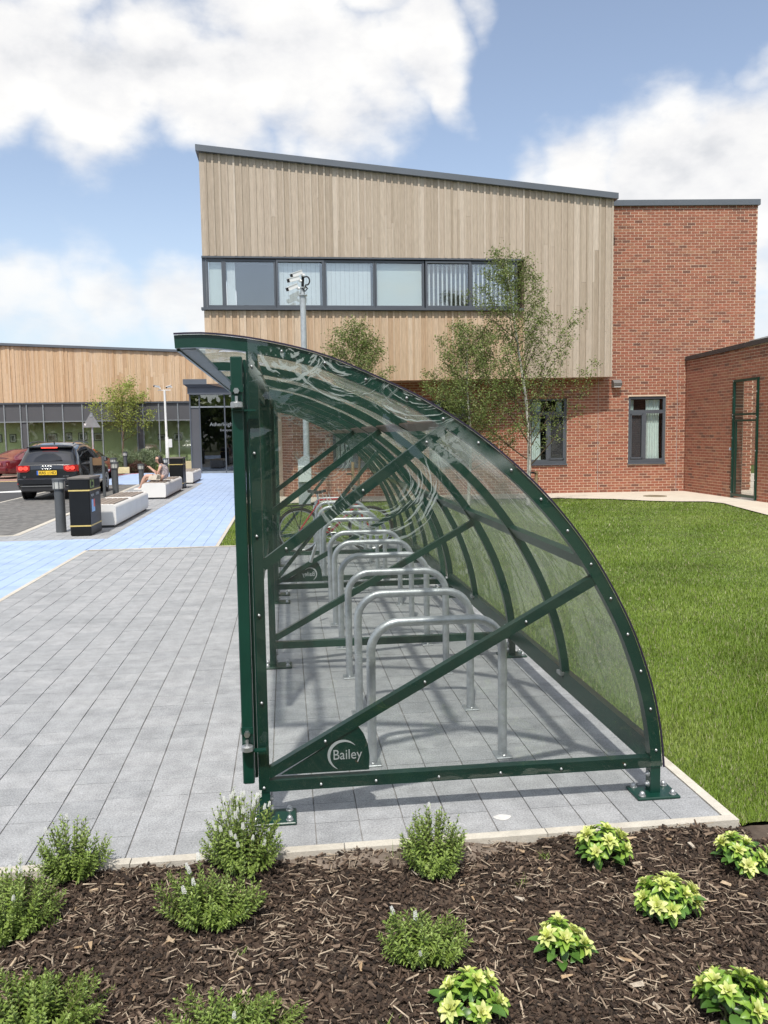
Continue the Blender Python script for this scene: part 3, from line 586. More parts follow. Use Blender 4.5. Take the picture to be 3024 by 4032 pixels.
MB().prism([(22.31, 2.93), (22.31, 3.12), (22.20, 3.12), (22.12, 3.03), (22.14, 2.95)], 'x', 9.02, 9.26).build('housing', mat('lamp_housing', (.17, .16, .15), .45), lamp)
MB().box(9.04, 9.24, 22.15, 22.29, 2.915, 2.932).build('lens', M_whitep, lamp)

# ---------------------------------------------------------------- low wing wall and its gate
wg = empty('boundary_wall', (11.1, 22.1, 0), 'low brick wall with dark sloping coping running forward from the building corner', 'wall')
gx0, gx1, gz = 2.50, 3.62, 2.95; LW = 9.0
def ztop(x): return 3.62+.02*x
wm = MB(); 
for (a, b_) in ((.03, gx0), (gx1, LW)):
    wm.add([(a, 0, 0), (b_, 0, 0), (b_, .26, 0), (a, .26, 0), (a, 0, ztop(a)), (b_, 0, ztop(b_)), (b_, .26, ztop(b_)), (a, .26, ztop(a))], [(0, 3, 2, 1), (4, 5, 6, 7), (0, 1, 5, 4), (1, 2, 6, 5), (2, 3, 7, 6), (3, 0, 4, 7)])
wm.add([(gx0, 0, gz), (gx1, 0, gz), (gx1, .26, gz), (gx0, .26, gz), (gx0, 0, ztop(gx0)), (gx1, 0, ztop(gx1)), (gx1, .26, ztop(gx1)), (gx0, .26, ztop(gx0))], [(0, 3, 2, 1), (4, 5, 6, 7), (0, 1, 5, 4), (1, 2, 6, 5), (2, 3, 7, 6), (3, 0, 4, 7)])
wgo = wm.build('wall', M_mortar, wg); wgo.data.transform(Matrix.Translation(Vector((11.1, 22.1, 0)))); oriented(wgo, (11.1, 22.1, 0), R(-90))
brick_face(wgo, LW, 3.69, [(gx0, gx1, -1, gz)], lambda x0, x1, y0, y1, z0, z1: abs(x0-3.4)*1.0+abs(z0-1.4)*1.1)
rv = MB()
j = 0; z = 0
while z < gz-.05:
    rv.box(gx0-.01, gx0+.004, .03, .25, z+.0065, z+.0685)
    z += .075
tag(rv.build('reveal_bricks', M_brick_a, wgo, attr=True), kind='stuff')
cp = MB(); cp.add([(-.0, -.05, ztop(0)), (LW, -.05, ztop(LW)), (LW, .31, ztop(LW)), (0, .31, ztop(0)), (0, -.05, ztop(0)+.11), (LW, -.05, ztop(LW)+.11), (LW, .31, ztop(LW)+.11), (0, .31, ztop(0)+.11)], [(0, 3, 2, 1), (4, 5, 6, 7), (0, 1, 5, 4), (1, 2, 6, 5), (2, 3, 7, 6), (3, 0, 4, 7)])
cp.build('coping', M_coping, wgo)
cr_ = MB(); cr_.tube([(1.6, .9, 3.98), (LW, .9, 4.22)], .012, 6); 
for q in range(6): cr_.tube([(1.7+q*1.4, .9, 3.6), (1.7+q*1.4, .9, 3.98+(.1+q*1.4)*.033)], .01, 5)
cr_.build('roof_edge_rail', M_galvp, wgo)
gt = empty('mesh_gate', (11.13, 19.05, 0), 'tall dark green wire mesh gate in the brick boundary wall', 'gate')
g = MB(); ya, yb = 18.49, 19.60
for y in (ya, yb-.055): g.box(11.06, 11.12, y, y+.055, .02, 2.93)
g.box(11.061, 11.119, ya+.055, yb-.055, 2.87, 2.929).box(11.061, 11.119, ya+.055, yb-.055, .06, .12)
g.box(11.061, 11.119, ya+.055, yb-.055, 2.05, 2.10)
g.build('gate_frame', M_green, gt)
lf = MB()
lf.box(11.07, 11.115, ya+.075, yb-.075, 1.90, 1.95); lf.box(11.075, 11.115, yb-.17, yb-.11, .13, 1.90); lf.build('gate_leaf', M_green, gt)
wv = MB(); y = ya+.07
while y < yb-.06:
    wv.box(11.092, 11.096, y, y+.005, .12, 2.87); y += .038
z = .16
while z < 2.86:
    wv.box(11.088, 11.092, ya+.06, yb-.06, z, z+.005); z += .15
tag(wv.build('wire_mesh', M_green, gt), kind='stuff')
me_bd = None
def bolt_mesh():
    b = MB().lathe(0, 0, [(.0001, 0), (.011, 0), (.011, .002), (.0075, .002), (.0075, .007), (.004, .0105), (.0001, .011)], 10)
    me = bpy.data.meshes.new('bolt'); me.from_pydata(b.v, [], b.f); me.materials.append(M_zinc); me.shade_smooth(); return me
me_bolt = bolt_mesh()
def bolt(parent, p, rot, s=1.0):
    o = bpy.data.objects.new('bolt', me_bolt); C.objects.link(o); o.parent = parent; o.location = Vector(p)-wl(parent); o.rotation_euler = rot; o.scale = (s, s, s); return o
for z in (.15, .5, 1.0, 1.5, 2.0, 2.07, 2.5, 2.9): bolt(gt, (11.06, yb-.03, z), (0, R(-90), 0), 1.3)
for z in (.5, 1.2, 2.0, 2.6): bolt(gt, (11.06, ya+.03, z), (0, R(-90), 0), 1.3)
sg = empty('gate_notice', (11.08, 19.68, 1.22), 'tiny blue and white notice on the bricks beside the mesh gate', 'sign')
MB().box(11.078, 11.092, 19.64, 19.73, 1.19, 1.26).build('plate', M_whitep, sg); MB().box(11.075, 11.078, 19.645, 19.69, 1.20, 1.25).build('symbol', mat('sign_blue', (.06, .16, .45), .5), sg)
fw_ = empty('courtyard_wall', (21, 37, 0), 'sunlit brick wall of the courtyard seen through the mesh gate', 'wall')
f2_ = MB().box(0, 14, 0, .3, 0, 4.8).build('wall', M_mortar, fw_); f2_.data.transform(Matrix.Translation(Vector((21, 37, 0)))); oriented(f2_, (15.5, 37, 0), 0); brick_face(f2_, 14, 4.7, [])

# ---------------------------------------------------------------- far left building: timber above a glazed ground floor
lb = empty('hall_building', (-9, 44, 0), 'long low building with golden timber boards above a glazed wall', 'building')
def zf(X): return 6.52+(X+14.05)*(-.0405)
hx = MB(); hexa(-26, -.2, 44.0, 60, lambda x: 3.50, lambda x: zf(x)-.13, hx); hx.build('cladding_backing', M_tdark, lb)
hx = MB(); hexa(-26.1, -.1, 43.84, 60.1, lambda x: zf(x)-.12, zf, hx); hx.build('roof_trim', M_greyb, lb)
MB().box(-26, -.2, 45.7, 45.8, 0, 3.5).build('inner_wall', M_greenw, lb)
MB().box(-26, -.2, 44.05, 45.7, -.02, .02).build('inner_floor', M_room, lb)
MB().box(-26, -.2, 43.93, 44.12, 0, .47).build('plinth', mat('cream_render', (.70, .60, .38), .8, nscale=3, namt=.06), lb)
x = -15.6
while x < -1.0:
    w_ = rng.choice((.078, .10, .10, .125)); y0 = 43.955+rng.uniform(-.02, .018)
    board(lb, me_g, x, x+w_-.004, y0, 44.0, 3.55+rng.uniform(0, .01), zf(x)-.13, True, .85); x += w_
MB().box(-26, -.2, 43.90, 44.02, 3.47, 3.545).build('window_head', M_grey, lb)
mull = [-15.2, -14.03, -13.25, -12.94, -12.14, -11.19, -10.23, -9.27, -8.32, -7.54, -7.22, -6.43, -5.47, -4.86]
M_mul = mat('mullion_grey', (.26, .28, .29), .45, metal=.2); M_span = mat('spandrel_grey', (.10, .10, .105), .35, nscale=1, namt=.05)
for a in mull: MB().box(a-.028, a+.028, 43.93, 44.04, .47, 3.47).build('mullion', M_mul, lb)
for a, b_ in zip(mull[:-1], mull[1:]):
    MB().box(a+.028, b_-.028, 43.935, 44.03, 2.56, 2.61).build('transom', M_mul, lb)
    solid = b_-a < .5
    MB().box(a+.028, b_-.028, 43.985, 44.0, 2.61, 3.47).build('spandrel_panel', M_span, lb)
    MB().box(a+.028, b_-.028, 43.985, 43.99, .47, 2.56).build('window_pane' if not solid else 'solid_panel', G_far if not solid else M_span, lb)
M_pm = mat('picture_mount', (.55, .57, .50), .8); M_pf = mat('picture_frame_black', (.02, .02, .02), .4)
arts = [mat('print_%s' % n, c, .6, nscale=14, namt=.5) for n, c in (('a', (.14, .15, .15)), ('b', (.10, .11, .09)), ('c', (.20, .17, .12)))]
pics = [(-14.95, -14.52, 1.57, 1.98, 'cut by the left edge of the view'), (-14.14, -13.82, 1.56, 1.99, 'beside the first dark column'), (-12.3, -11.78, 1.54, 1.98, 'widest, above the roof of the black car'), (-11.35, -11.03, 1.62, 2.03, 'narrow, second right of the dark column'),
        (-10.72, -10.27, 1.60, 2.02, 'just left of the back of the road sign'), (-9.94, -9.50, 1.58, 1.99, 'just right of the back of the road sign'), (-6.68, -6.28, 1.56, 1.88, 'left of the white camera pole'), (-5.85, -5.42, 1.54, 1.90, 'right of the white camera pole')]
for k, (a, b_, z0, z1, w) in enumerate(pics):
    p = empty('framed_picture', ((a+b_)/2, 44.95, z0), 'black framed picture on the green wall, '+w, 'picture', 'framed pictures behind the glazed wall')
    sc_ = 1.0
    f = MB(); y0, y1 = 44.92, 44.955
    f.box(a, a+.03, y0, y1, z0, z1).box(b_-.03, b_, y0, y1, z0, z1).box(a+.03, b_-.03, y0, y1, z1-.03, z1).box(a+.03, b_-.03, y0, y1, z0, z0+.03); f.build('frame', M_pf, p)
    MB().box(a+.03, b_-.03, y0+.012, y1-.004, z0+.03, z1-.03).build('mount', M_pm, p); MB().box(a+.085, b_-.085, y0+.008, y0+.012, z0+.085, z1-.085).build('print', arts[k % 3], p)
MB().box(-26, -.2, 44.96, 45.0, .02, 3.45).build('display_screen', M_greenw, lb)

pc = empty('entrance_porch', (-2.8, 39.6, 0), 'dark grey glazed entrance porch under a projecting fascia', 'porch')
MB().box(-4.62, -.8, 39.30, 44, 4.12, 4.36).build('roof', M_greyb, pc); MB().prism([(-4.60, 4.12), (-4.47, 4.02), (-.8, 4.02), (-.8, 4.12)], 'y', 39.38, 44).build('roof_trim', M_grey, pc)
MB().box(-4.46, -.8, 39.52, 43.9, 3.70, 4.02).build('fascia', M_greyb, pc)
MB().box(-4.40, -.8, 39.5, 43.9, 3.655, 3.70).build('soffit', M_grey, pc)
pm = [-4.37, -3.94, -2.79, -1.66, -.9]
for a in pm: MB().box(a-.03, a+.03, 39.60, 39.70, .0, 3.66).build('mullion', M_grey, pc)
for a, b_ in zip(pm[:-1], pm[1:]):
    MB().box(a+.03, b_-.03, 39.605, 39.69, 3.06, 3.13).build('transom', M_mul, pc); MB().box(a+.03, b_-.03, 39.605, 39.69, 0, .09).build('threshold', M_mul, pc)
    MB().box(a+.03, b_-.03, 39.64, 39.645, .09, 3.06).build('window_pane', G_porch if a > -4.2 else M_span, pc); MB().box(a+.03, b_-.03, 39.64, 39.645, 3.13, 3.655).build('window_pane', G_win, pc)
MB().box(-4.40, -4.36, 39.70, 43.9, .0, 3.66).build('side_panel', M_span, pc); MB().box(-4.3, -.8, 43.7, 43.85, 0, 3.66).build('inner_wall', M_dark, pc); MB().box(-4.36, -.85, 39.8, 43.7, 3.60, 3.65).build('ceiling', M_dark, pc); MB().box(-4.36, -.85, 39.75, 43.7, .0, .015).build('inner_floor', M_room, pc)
M_let = mat('vinyl_lettering', (.26, .28, .29), .6)
txt('Atherleigh Park', .25, (-3.50, 39.625, 2.20), (R(90), 0, 0), M_let, pc); txt('Entrance', .15, (-3.03, 39.625, 1.96), (R(90), 0, 0), M_let, pc)
# ---------------------------------------------------------------- cycle shelters
ARC = [(-.456, 2.166), (-.327, 2.169), (-.144, 2.150), (.048, 2.112), (.201, 2.067), (.354, 2.004), (.555, 1.912), (.665, 1.85), (.794, 1.768), (.94, 1.658), (1.093, 1.521), (1.222, 1.383),
       (1.345, 1.226), (1.437, 1.085), (1.512, .951), (1.58, .811), (1.636, .664), (1.686, .503), (1.722, .321), (1.740, .145)]
def arc_pts(n=64, a=0.0, b=1.0):
    P = [Vector((x, 0, z)) for x, z in ARC]; Ls = [0]
    for i in range(1, len(P)): Ls.append(Ls[-1]+(P[i]-P[i-1]).length)
    out = []
    for k in range(n+1):
        t = (a+(b-a)*k/n)*Ls[-1]; i = 1
        while i < len(P)-1 and Ls[i] < t: i += 1
        u = (t-Ls[i-1])/(Ls[i]-Ls[i-1]); p0, p1 = P[i-1], P[i]; m0 = (P[i]-P[max(i-2, 0)])*.5; m1 = (P[min(i+1, len(P)-1)]-P[i-1])*.5
        out.append(p0*(2*u**3-3*u*u+1)+m0*(u**3-2*u*u+u)+p1*(-2*u**3+3*u*u)+m1*(u**3-u*u))
    return out
def normals(P):
    out = []
    for i in range(len(P)):
        d = (P[min(i+1, len(P)-1)]-P[max(i-1, 0)]).normalized(); out.append(Vector((-d.z, 0, d.x))*-1 if (Vector((-d.z, 0, d.x)).z < 0 and Vector((-d.z, 0, d.x)).x < 0) else Vector((-d.z, 0, d.x)))
    return out
def arch_mb(y0, y1, off0, off1, a=0., b=1.):      # off measured inwards from the outer curve
    P = arc_pts(56, a, b); Nn = normals(P); rows = []
    for p, n in zip(P, Nn):
        if n.dot(Vector((.3, 0, 1))) < 0: n = -n
        o_, i_ = p-n*off0, p-n*off1
        rows.append([(o_.x, y0, o_.z), (o_.x, y1, o_.z), (i_.x, y1, i_.z), (i_.x, y0, i_.z)])
    m = MB().grid(rows, closed=True); m.add(rows[0], [(0, 1, 2, 3)]); m.add(rows[-1], [(3, 2, 1, 0)]); return m
def zarc(X):
    for (a, za), (b, zb) in zip(ARC[:-1], ARC[1:]):
        if a <= X <= b: return za+(zb-za)*(X-a)/(b-a)
    return ARC[-1][1]
def base_plate(parent, x, y, s=.105, flip=1):
    MB().cbox(x-s, x+s, y-.075, y+.075, .0, .014, .004).build('base_plate', M_green, parent)
    for dx in (-.075, .075):
        for dy in (-.05, .05):
            b = MB().lathe(x+dx, y+dy, [(.017, 0), (.017, .004), (.013, .005), (.013, .014), (.008, .022), (.0005, .025)], 12, .014); b.build('anchor_bolt', M_zinc, parent, smooth=True)
def letter_plate(parent, y, sgn):
    pts = [(-.06, .215), (.02, .262), (.12, .322), (.22, .380), (.292, .423), (.318, .385), (.336, .335), (.343, .28), (.340, .215)]
    MB().prism(pts, 'y', y, y+.004).build('corner_plate', M_greenr, parent)
    yy = y-.0015; M_cut = mat('pale_cutout', (.40, .42, .42), .7)
    cx, cz, r_ = .222, .292, .070; v = []; n = 36
    for k in range(n+1):
        t = k/n; a = R(70)+R(250)*t if False else R(35)+R(215)*t
        th = .014*math.sin(math.pi*min(1, max(0, t)))**.7; c, s_ = math.cos(a), math.sin(a)
        v.append((cx+sgn*c*r_, yy, cz+s_*r_)); v.append((cx+sgn*c*(r_-th), yy, cz+s_*(r_-th)))
    mb = MB(); mb.add(v, [(2*k, 2*k+1, 2*k+3, 2*k+2) for k in range(n)]); mb.build('crescent_cutout', M_cut, parent)
    t = txt('Bailey', .057, (cx-sgn*.047, yy, cz-.021), (R(90), 0, 0), M_cut, parent, 'lettering', .0006)
    t.scale = (sgn*1.0, 1.15, 1)
def frame(parent, y, ends=0, braces='two', panel=False, depth=.05, feet=True):
    g = M_greenr if ends else M_green
    y1 = y+depth
    MB().box(-.158, -.110, y, y1, .142, 2.11).build('front_post', g, parent)
    arch_mb(y-.001, y1+.001, .004, .058).build('roof_arch', M_green, parent, smooth=True)
    MB().box(-.110, 1.695, y+.001, y1-.001, .142, .192).build('bottom_bar', g, parent)
    if braces == 'two':
        MB().bar((-.115, y+depth/2, .222), (1.405, y+depth/2, 1.055), depth-.004, .044).build('brace', g, parent)
        MB().bar((-.115, y+depth/2, 1.165), (.700, y+depth/2, 1.755), depth-.004, .044).build('brace', g, parent)
    elif braces == 'steep':
        MB().bar((-.115, y+depth/2, .20), (1.00, y+depth/2, 1.55), depth-.004, .04).build('brace', g, parent)
    for x in (-.134, 1.706):
        MB().box(x-.024, x+.024, y+.004, y1+.008, .012, .141).build('foot', M_green, parent)
        base_plate(parent, x+(.035 if x < 0 else .0), y+.03)
        for z in (.05, .10):
            o = bolt(parent, (x+(.024 if x < 0 else -.024), y+.03, z), (0, R(90 if x < 0 else -90), 0), 1.5)
def panel_grid(parent, y, name='end_panel'):
    rows = []
    for i in range(61):
        X = -.150+i*(1.735+.150)/60; zt = zarc(X)-.006; r_ = []
        for k in range(61):
            z = .150+(zt-.150)*k/60
            d = .0028*math.sin(X*5.1+z*2.2)+.0022*math.sin(z*7.3-X*3.1+1)+.0012*math.sin(X*13+z*11)
            edge = min(1, (zt-z)*8+.05, (z-.15)*8+.05, (X+.15)*8+.05); r_.append((X, y+d*max(0, edge), z))
        rows.append(r_)
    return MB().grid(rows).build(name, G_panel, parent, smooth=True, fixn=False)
def roof_sheet(parent, y0, y1):
    P = arc_pts(80); Nn = normals(P); rows = []
    ny = int((y1-y0)/.12)
    for p, n in zip(P, Nn):
        r_ = []
        for k in range(ny+1):
            y = y0+(y1-y0)*k/ny; w_ = .003*math.sin(y*5.2+p.x*2)+.002*math.sin(y*11+p.z*6)
            r_.append((p.x+w_*.5, y, p.z+w_*.5+.003))
        rows.append(r_)
    o = MB().grid(rows).build('roof_sheet', G_roof, parent, smooth=True, fixn=False)
    for y in (y0-.004, y1-.004):
        arch_mb(y, y+.008, -.005, .002).build('edge_trim', mat('edge_gasket', (.03, .022, .045), .4), parent)
    return o
def rails(parent, y0, y1):
    MB().box(-.440, -.372, y0+.056, y1, 2.108, 2.122).build('eaves_rail', M_under, parent)
    MB().box(-.452, -.440, y0+.056, y1, 2.100, 2.150).build('eaves_lip', M_green, parent)
    MB().bar((1.700, y0+.05, .200), (1.700, y1-.05, .200), .05, .10, (.18, 0, 1)).build('bottom_rail', M_green, parent)
    MB().bar((.700, y0+.05, 1.772), (.700, y1-.05, 1.772), .075, .012, (.6, 0, 1)).build('purlin', mat('brown_purlin', (.10, .062, .045), .5), parent)
    MB().bar((1.365, y0+.05, 1.135), (1.365, y1-.05, 1.135), .028, .085, (-.62, 0, .8)).build('purlin', M_green, parent)
    MB().box(-.150, -.115, y0+.05, y1-.05, 2.02, 2.075).build('header_rail', M_green, parent)
def rib(parent, y): return arch_mb(y, y+.045, .012, .060).build('roof_rib', M_green, parent, smooth=True)

sh = empty('cycle_shelter', (.8, 3.62, 0), 'near curved clear plastic and dark green steel bicycle shelter, its end panel facing us', 'bicycle shelter', 'curved cycle shelters')
frame(sh, 3.622, 1); frame(sh, 6.13, 0); frame(sh, 8.53, 1)
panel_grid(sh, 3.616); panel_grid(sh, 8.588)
roof_sheet(sh, 3.615, 8.60); rails(sh, 3.62, 8.58)
for y in (4.87, 7.34): rib(sh, y)
letter_plate(sh, 3.630, 1); letter_plate(sh, 8.575-.012, -1)
for z in (.165, .555, .95, 1.30, 1.66, 2.03): bolt(sh, (-.135, 3.616, z), (R(90), 0, 0), .6)
P_ = arc_pts(14, .14, .97); N_ = normals(P_)
for p, n in zip(P_, N_):
    if n.dot(Vector((.3, 0, 1))) < 0: n = -n
    q = p-n*.03; bolt(sh, (q.x, 3.616, q.z), (R(90), 0, 0), .6)
for x in (.12, .37, .66, .95, 1.24, 1.55): bolt(sh, (x, 3.618, .165), (R(90), 0, 0), .6)
for t in (.17, .47, .78): bolt(sh, (-.115+1.52*t, 3.618, .222+.833*t), (R(90), 0, 0), .6)
for t in (.13, .55, .9): bolt(sh, (-.115+.815*t, 3.618, 1.165+.59*t), (R(90), 0, 0), .6)
for p, n in list(zip(P_, N_))[::2]:
    if n.dot(Vector((.3, 0, 1))) < 0: n = -n
    q = p+n*.004
    for y in (3.66, 4.89, 6.15): bolt(sh, (q.x, y, q.z), (0, math.atan2(n.x, n.z), 0), .6)
for y in (4.87, 7.34, 6.13):
    MB().box(1.655, 1.70, y-.01, y+.06, .225, .245).build('rib_bracket', M_zinc, sh)
# hinged gate stile along the open front
MB().cbox(-.224, -.174, 3.585, 3.645, .200, 2.07, .004).build('gate_stile', M_green, sh)
MB().box(-.173, -.160, 3.630, 3.66, .21, 2.06).build('gate_channel', M_green, sh)
for z in (.385, 1.875):
    MB().box(-.226, -.172, 3.578, 3.584, z+.045, z+.075).build('hinge_bracket', M_green, sh); MB().box(-.222, -.12, 3.57, 3.60, z-.035, z-.028).build('hinge_bracket', M_green, sh)
    MB().lathe(-.200, 3.556, [(.020, 0), (.026, .003), (.026, .022), (.020, .026), (.006, .027), (.006, .05)], 18, z-.022).build('hinge_roller', M_zinc, sh, smooth=True)
    MB().tube([(-.2, 3.553, z+.05), (-.2, 3.585, z+.05)], .013, 6).build('hinge_nut', M_steel, sh)
gl_ = MB(); gl_.box(-.178, -.140, 4.70, 4.75, .92, 2.0).box(-.178, -.140, 8.45, 8.5, .92, 2.0).box(-.178, -.14, 4.75, 8.45, .92, .97).box(-.178, -.14, 4.75, 8.45, 1.95, 2.0)
gl_.build('front_screen_frame', M_green, sh)
gs_ = MB(); y = 4.78
while y < 8.44: gs_.box(-.163, -.157, y, y+.006, .97, 1.95); y += .05
tag(gs_.build('screen_wires', M_green, sh), kind='stuff')
sh2 = empty('cycle_shelter', (.8, 8.98, 0), 'far curved dark green bicycle shelter behind the near one, covering the red bicycle', 'bicycle shelter', 'curved cycle shelters')
frame(sh2, 8.96, 0, 'steep'); frame(sh2, 10.95, 0, 'none'); frame(sh2, 12.96, 0, 'steep')
roof_sheet(sh2, 8.95, 13.02); rails(sh2, 8.96, 13.0)
for y in (9.95, 11.95): rib(sh2, y)
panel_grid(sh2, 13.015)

# ---------------------------------------------------------------- hooped cycle stands
def hoop():
    root = empty('cycle_stand', (.766, 0, 0), '', 'cycle stand', 'galvanised hoops inside the shelters')
    pts = [(.414, 0, .01), (.414, 0, .60)]
    for k in range(1, 10): a = math.pi-k*math.pi/20; pts.append((.414+.155+.155*math.cos(a), 0, .60+.155*math.sin(a)))
    pts.append((.569, 0, .755)); pts.append((.963, 0, .755))
    for k in range(1, 10): a = math.pi/2-k*math.pi/20; pts.append((.963+.155*math.cos(a), 0, .60+.155*math.sin(a)))
    pts += [(1.118, 0, .60), (1.118, 0, .01)]
    MB().tube(pts, .0242, 16).build('hoop', M_galv, root, smooth=True)
    for x in (.414, 1.118):
        MB().cbox(x-.045, x+.045, -.055, .055, .0, .009, .002).build('base_flange', M_galv, root)
        for dy in (-.04, .04): MB().lathe(x, dy, [(.010, 0), (.010, .008), (.006, .012), (.0005, .014)], 8, .009).build('anchor_bolt', M_zinc, root)
    return root
h0 = hoop()
HO = [(4.22, 'nearest galvanised steel cycle hoop, just behind the front end panel'), (5.00, 'galvanised cycle hoop second from the front'), (5.80, 'galvanised cycle hoop third from the front, just before the middle frame'), (6.62, 'galvanised cycle hoop fourth from the front, just past the middle frame'),
      (7.45, 'galvanised cycle hoop fifth from the front'), (8.22, 'galvanised cycle hoop just before the far frame of the near shelter'), (9.50, 'first galvanised cycle hoop inside the farther shelter'), (10.33, 'second galvanised cycle hoop inside the farther shelter'),
      (11.14, 'third galvanised cycle hoop inside the farther shelter'), (11.93, 'galvanised cycle hoop that the red bicycle leans on'), (12.72, 'last galvanised cycle hoop, behind the red bicycle')]
for k, (y, lab) in enumerate(HO):
    o = h0 if k == 0 else copy_tree(h0)
    o.location = (.766, y, 0); o['label'] = lab
# ---------------------------------------------------------------- red bicycle
bk = empty('bicycle', (.70, 12.14, 0), 'red framed bicycle with rear rack and black saddle leaning on a cycle hoop', 'bicycle')
M_red = mat('red_frame', (.45, .015, .022), .35, coat=.3, nscale=9, namt=.1)
M_tyre = mat('tyre_rubber', (.018, .017, .016), .8)
Yb = 12.14
RA, FA, BB_, ST, HT, HB = (.17, Yb, .335), (1.22, Yb, .335), (.62, Yb, .30), (.455, Yb, .78), (.99, Yb, .80), (1.025, Yb, .70)
fr = MB()
for a, b_, r_ in ((BB_, ST, .016), (ST, HT, .015), (BB_, HB, .019), ((.985, Yb, .83), (1.04, Yb, .66), .019)): fr.tube([a, b_], r_, 8)
for d in (-.05, .05):
    fr.tube([(RA[0], Yb+d, RA[2]), (ST[0]+.01, Yb+d*.25, ST[2]-.03)], .009, 6); fr.tube([(RA[0], Yb+d, RA[2]), (BB_[0]-.02, Yb+d*.6, BB_[2])], .010, 6); 
fr.build('bicycle_frame', M_red, bk, smooth=True)
fk = MB()
for d in (-.055, .055): fk.tube([(FA[0], Yb+d, FA[2]), (1.10, Yb+d, .52), (1.045, Yb+d*.6, .655)], .011, 6)
fk.build('fork', M_red, bk, smooth=True)
def bwheel(c):
    w = MB().tube([(c[0]+.322*math.cos(2*math.pi*k/40), c[1], c[2]+.322*math.sin(2*math.pi*k/40)) for k in range(40)], .022, 8, closed=True).build('tyre', M_tyre, bk, smooth=True)
    MB().tube([(c[0]+.293*math.cos(2*math.pi*k/40), c[1], c[2]+.293*math.sin(2*math.pi*k/40)) for k in range(40)], .010, 6, closed=True).build('rim', M_steel, w, smooth=True)
    s_ = MB()
    for k in range(28):
        a = 2*math.pi*k/28; s_.tube([(c[0]+.02*math.cos(a+.5), c[1]+(.03 if k % 2 else -.03), c[2]+.02*math.sin(a+.5)), (c[0]+.29*math.cos(a), c[1], c[2]+.29*math.sin(a))], .0012, 4)
    s_.tube([(c[0], c[1]-.05, c[2]), (c[0], c[1]+.05, c[2])], .02, 8); s_.build('spokes', M_steel, w)
WL_before = None
for c in (RA, FA): bwheel(c)
MB().tube([ST, (.435, Yb, .90)], .013, 8).build('seat_post', M_steel, bk)
sd = MB(); rows = []
for k in range(9):
    t = k/8; x = .30+t*.27; w_ = .075*(1-t)**.8+.016; z = .915+.012*math.cos(t*6)
    rows.append([(x, Yb-w_, z-.03), (x, Yb-w_*.9, z), (x, Yb, z+.012), (x, Yb+w_*.9, z), (x, Yb+w_, z-.03)])
sd.grid(rows).build('saddle', M_rub, bk, smooth=True)
hb_ = MB(); hb_.tube([(1.0, Yb, .83), (.985, Yb, .93)], .014, 8); hb_.tube([(.96, Yb-.30, .96), (1.02, Yb-.12, .965), (1.02, Yb+.12, .965), (.96, Yb+.30, .96)], .012, 8); hb_.build('handlebar', M_steel, bk, smooth=True)
gp = MB(); gp.tube([(.94, Yb-.36, .957), (.965, Yb-.24, .96)], .018, 8); gp.tube([(.94, Yb+.36, .957), (.965, Yb+.24, .96)], .018, 8); gp.tube([(1.03, Yb-.2, .95), (1.10, Yb-.22, .88), (1.07, Yb-.1, .74)], .005, 5); gp.build('grips', M_rub, bk)
rk = MB()
for d in (-.055, .055): rk.tube([(-.06, Yb+d, .70), (.40, Yb+d, .72)], .006, 5); rk.tube([(.05, Yb+d, .70), (RA[0], Yb+d, .36)], .005, 5); rk.tube([(.22, Yb+d, .71), (RA[0], Yb+d, .36)], .005, 5)
for x in (-.06, .08, .22, .36): rk.tube([(x, Yb-.055, .705), (x, Yb+.055, .705)], .005, 5)
rk.build('rear_rack', M_rub, bk)
mg = MB(); rows = []
for k in range(15):
    a = R(20+k*9); rows.append([(RA[0]+.36*math.cos(a), Yb-.028, RA[2]+.36*math.sin(a)), (RA[0]+.368*math.cos(a), Yb, RA[2]+.368*math.sin(a)), (RA[0]+.36*math.cos(a), Yb+.028, RA[2]+.36*math.sin(a))])
mg.grid(rows).build('mudguard', M_rub, bk)
cr = MB(); cr.tube([(.62+.085*math.cos(2*math.pi*k/20), Yb-.045, .30+.085*math.sin(2*math.pi*k/20)) for k in range(20)], .006, 6, closed=True)
for a in range(5): cr.tube([(.62, Yb-.045, .30), (.62+.085*math.cos(a*1.257), Yb-.045, .30+.085*math.sin(a*1.257))], .006, 5)
cr.tube([(.62, Yb-.07, .30), (.70, Yb-.075, .17)], .010, 6); cr.tube([(.62, Yb+.07, .30), (.54, Yb+.075, .43)], .010, 6); cr.box(.66, .75, Yb-.16, Yb-.08, .155, .175).box(.50, .59, Yb+.08, Yb+.16, .42, .44)
cr.build('crankset', M_steel, bk)
MB().tube([(.17, Yb-.045, .375), (.62, Yb-.045, .385)], .005, 5).build('chain', M_rub, bk)
bt = MB().lathe(0, 0, [(.034, 0), (.036, .01), (.036, .15), (.02, .17), (.015, .19)], 12).build('pump', M_steel, bk); bt.scale = (.4, .4, 1); bt.location = Vector((.46, Yb+.03, .52))-wl(bk); bt.rotation_euler = (0, R(18), 0)

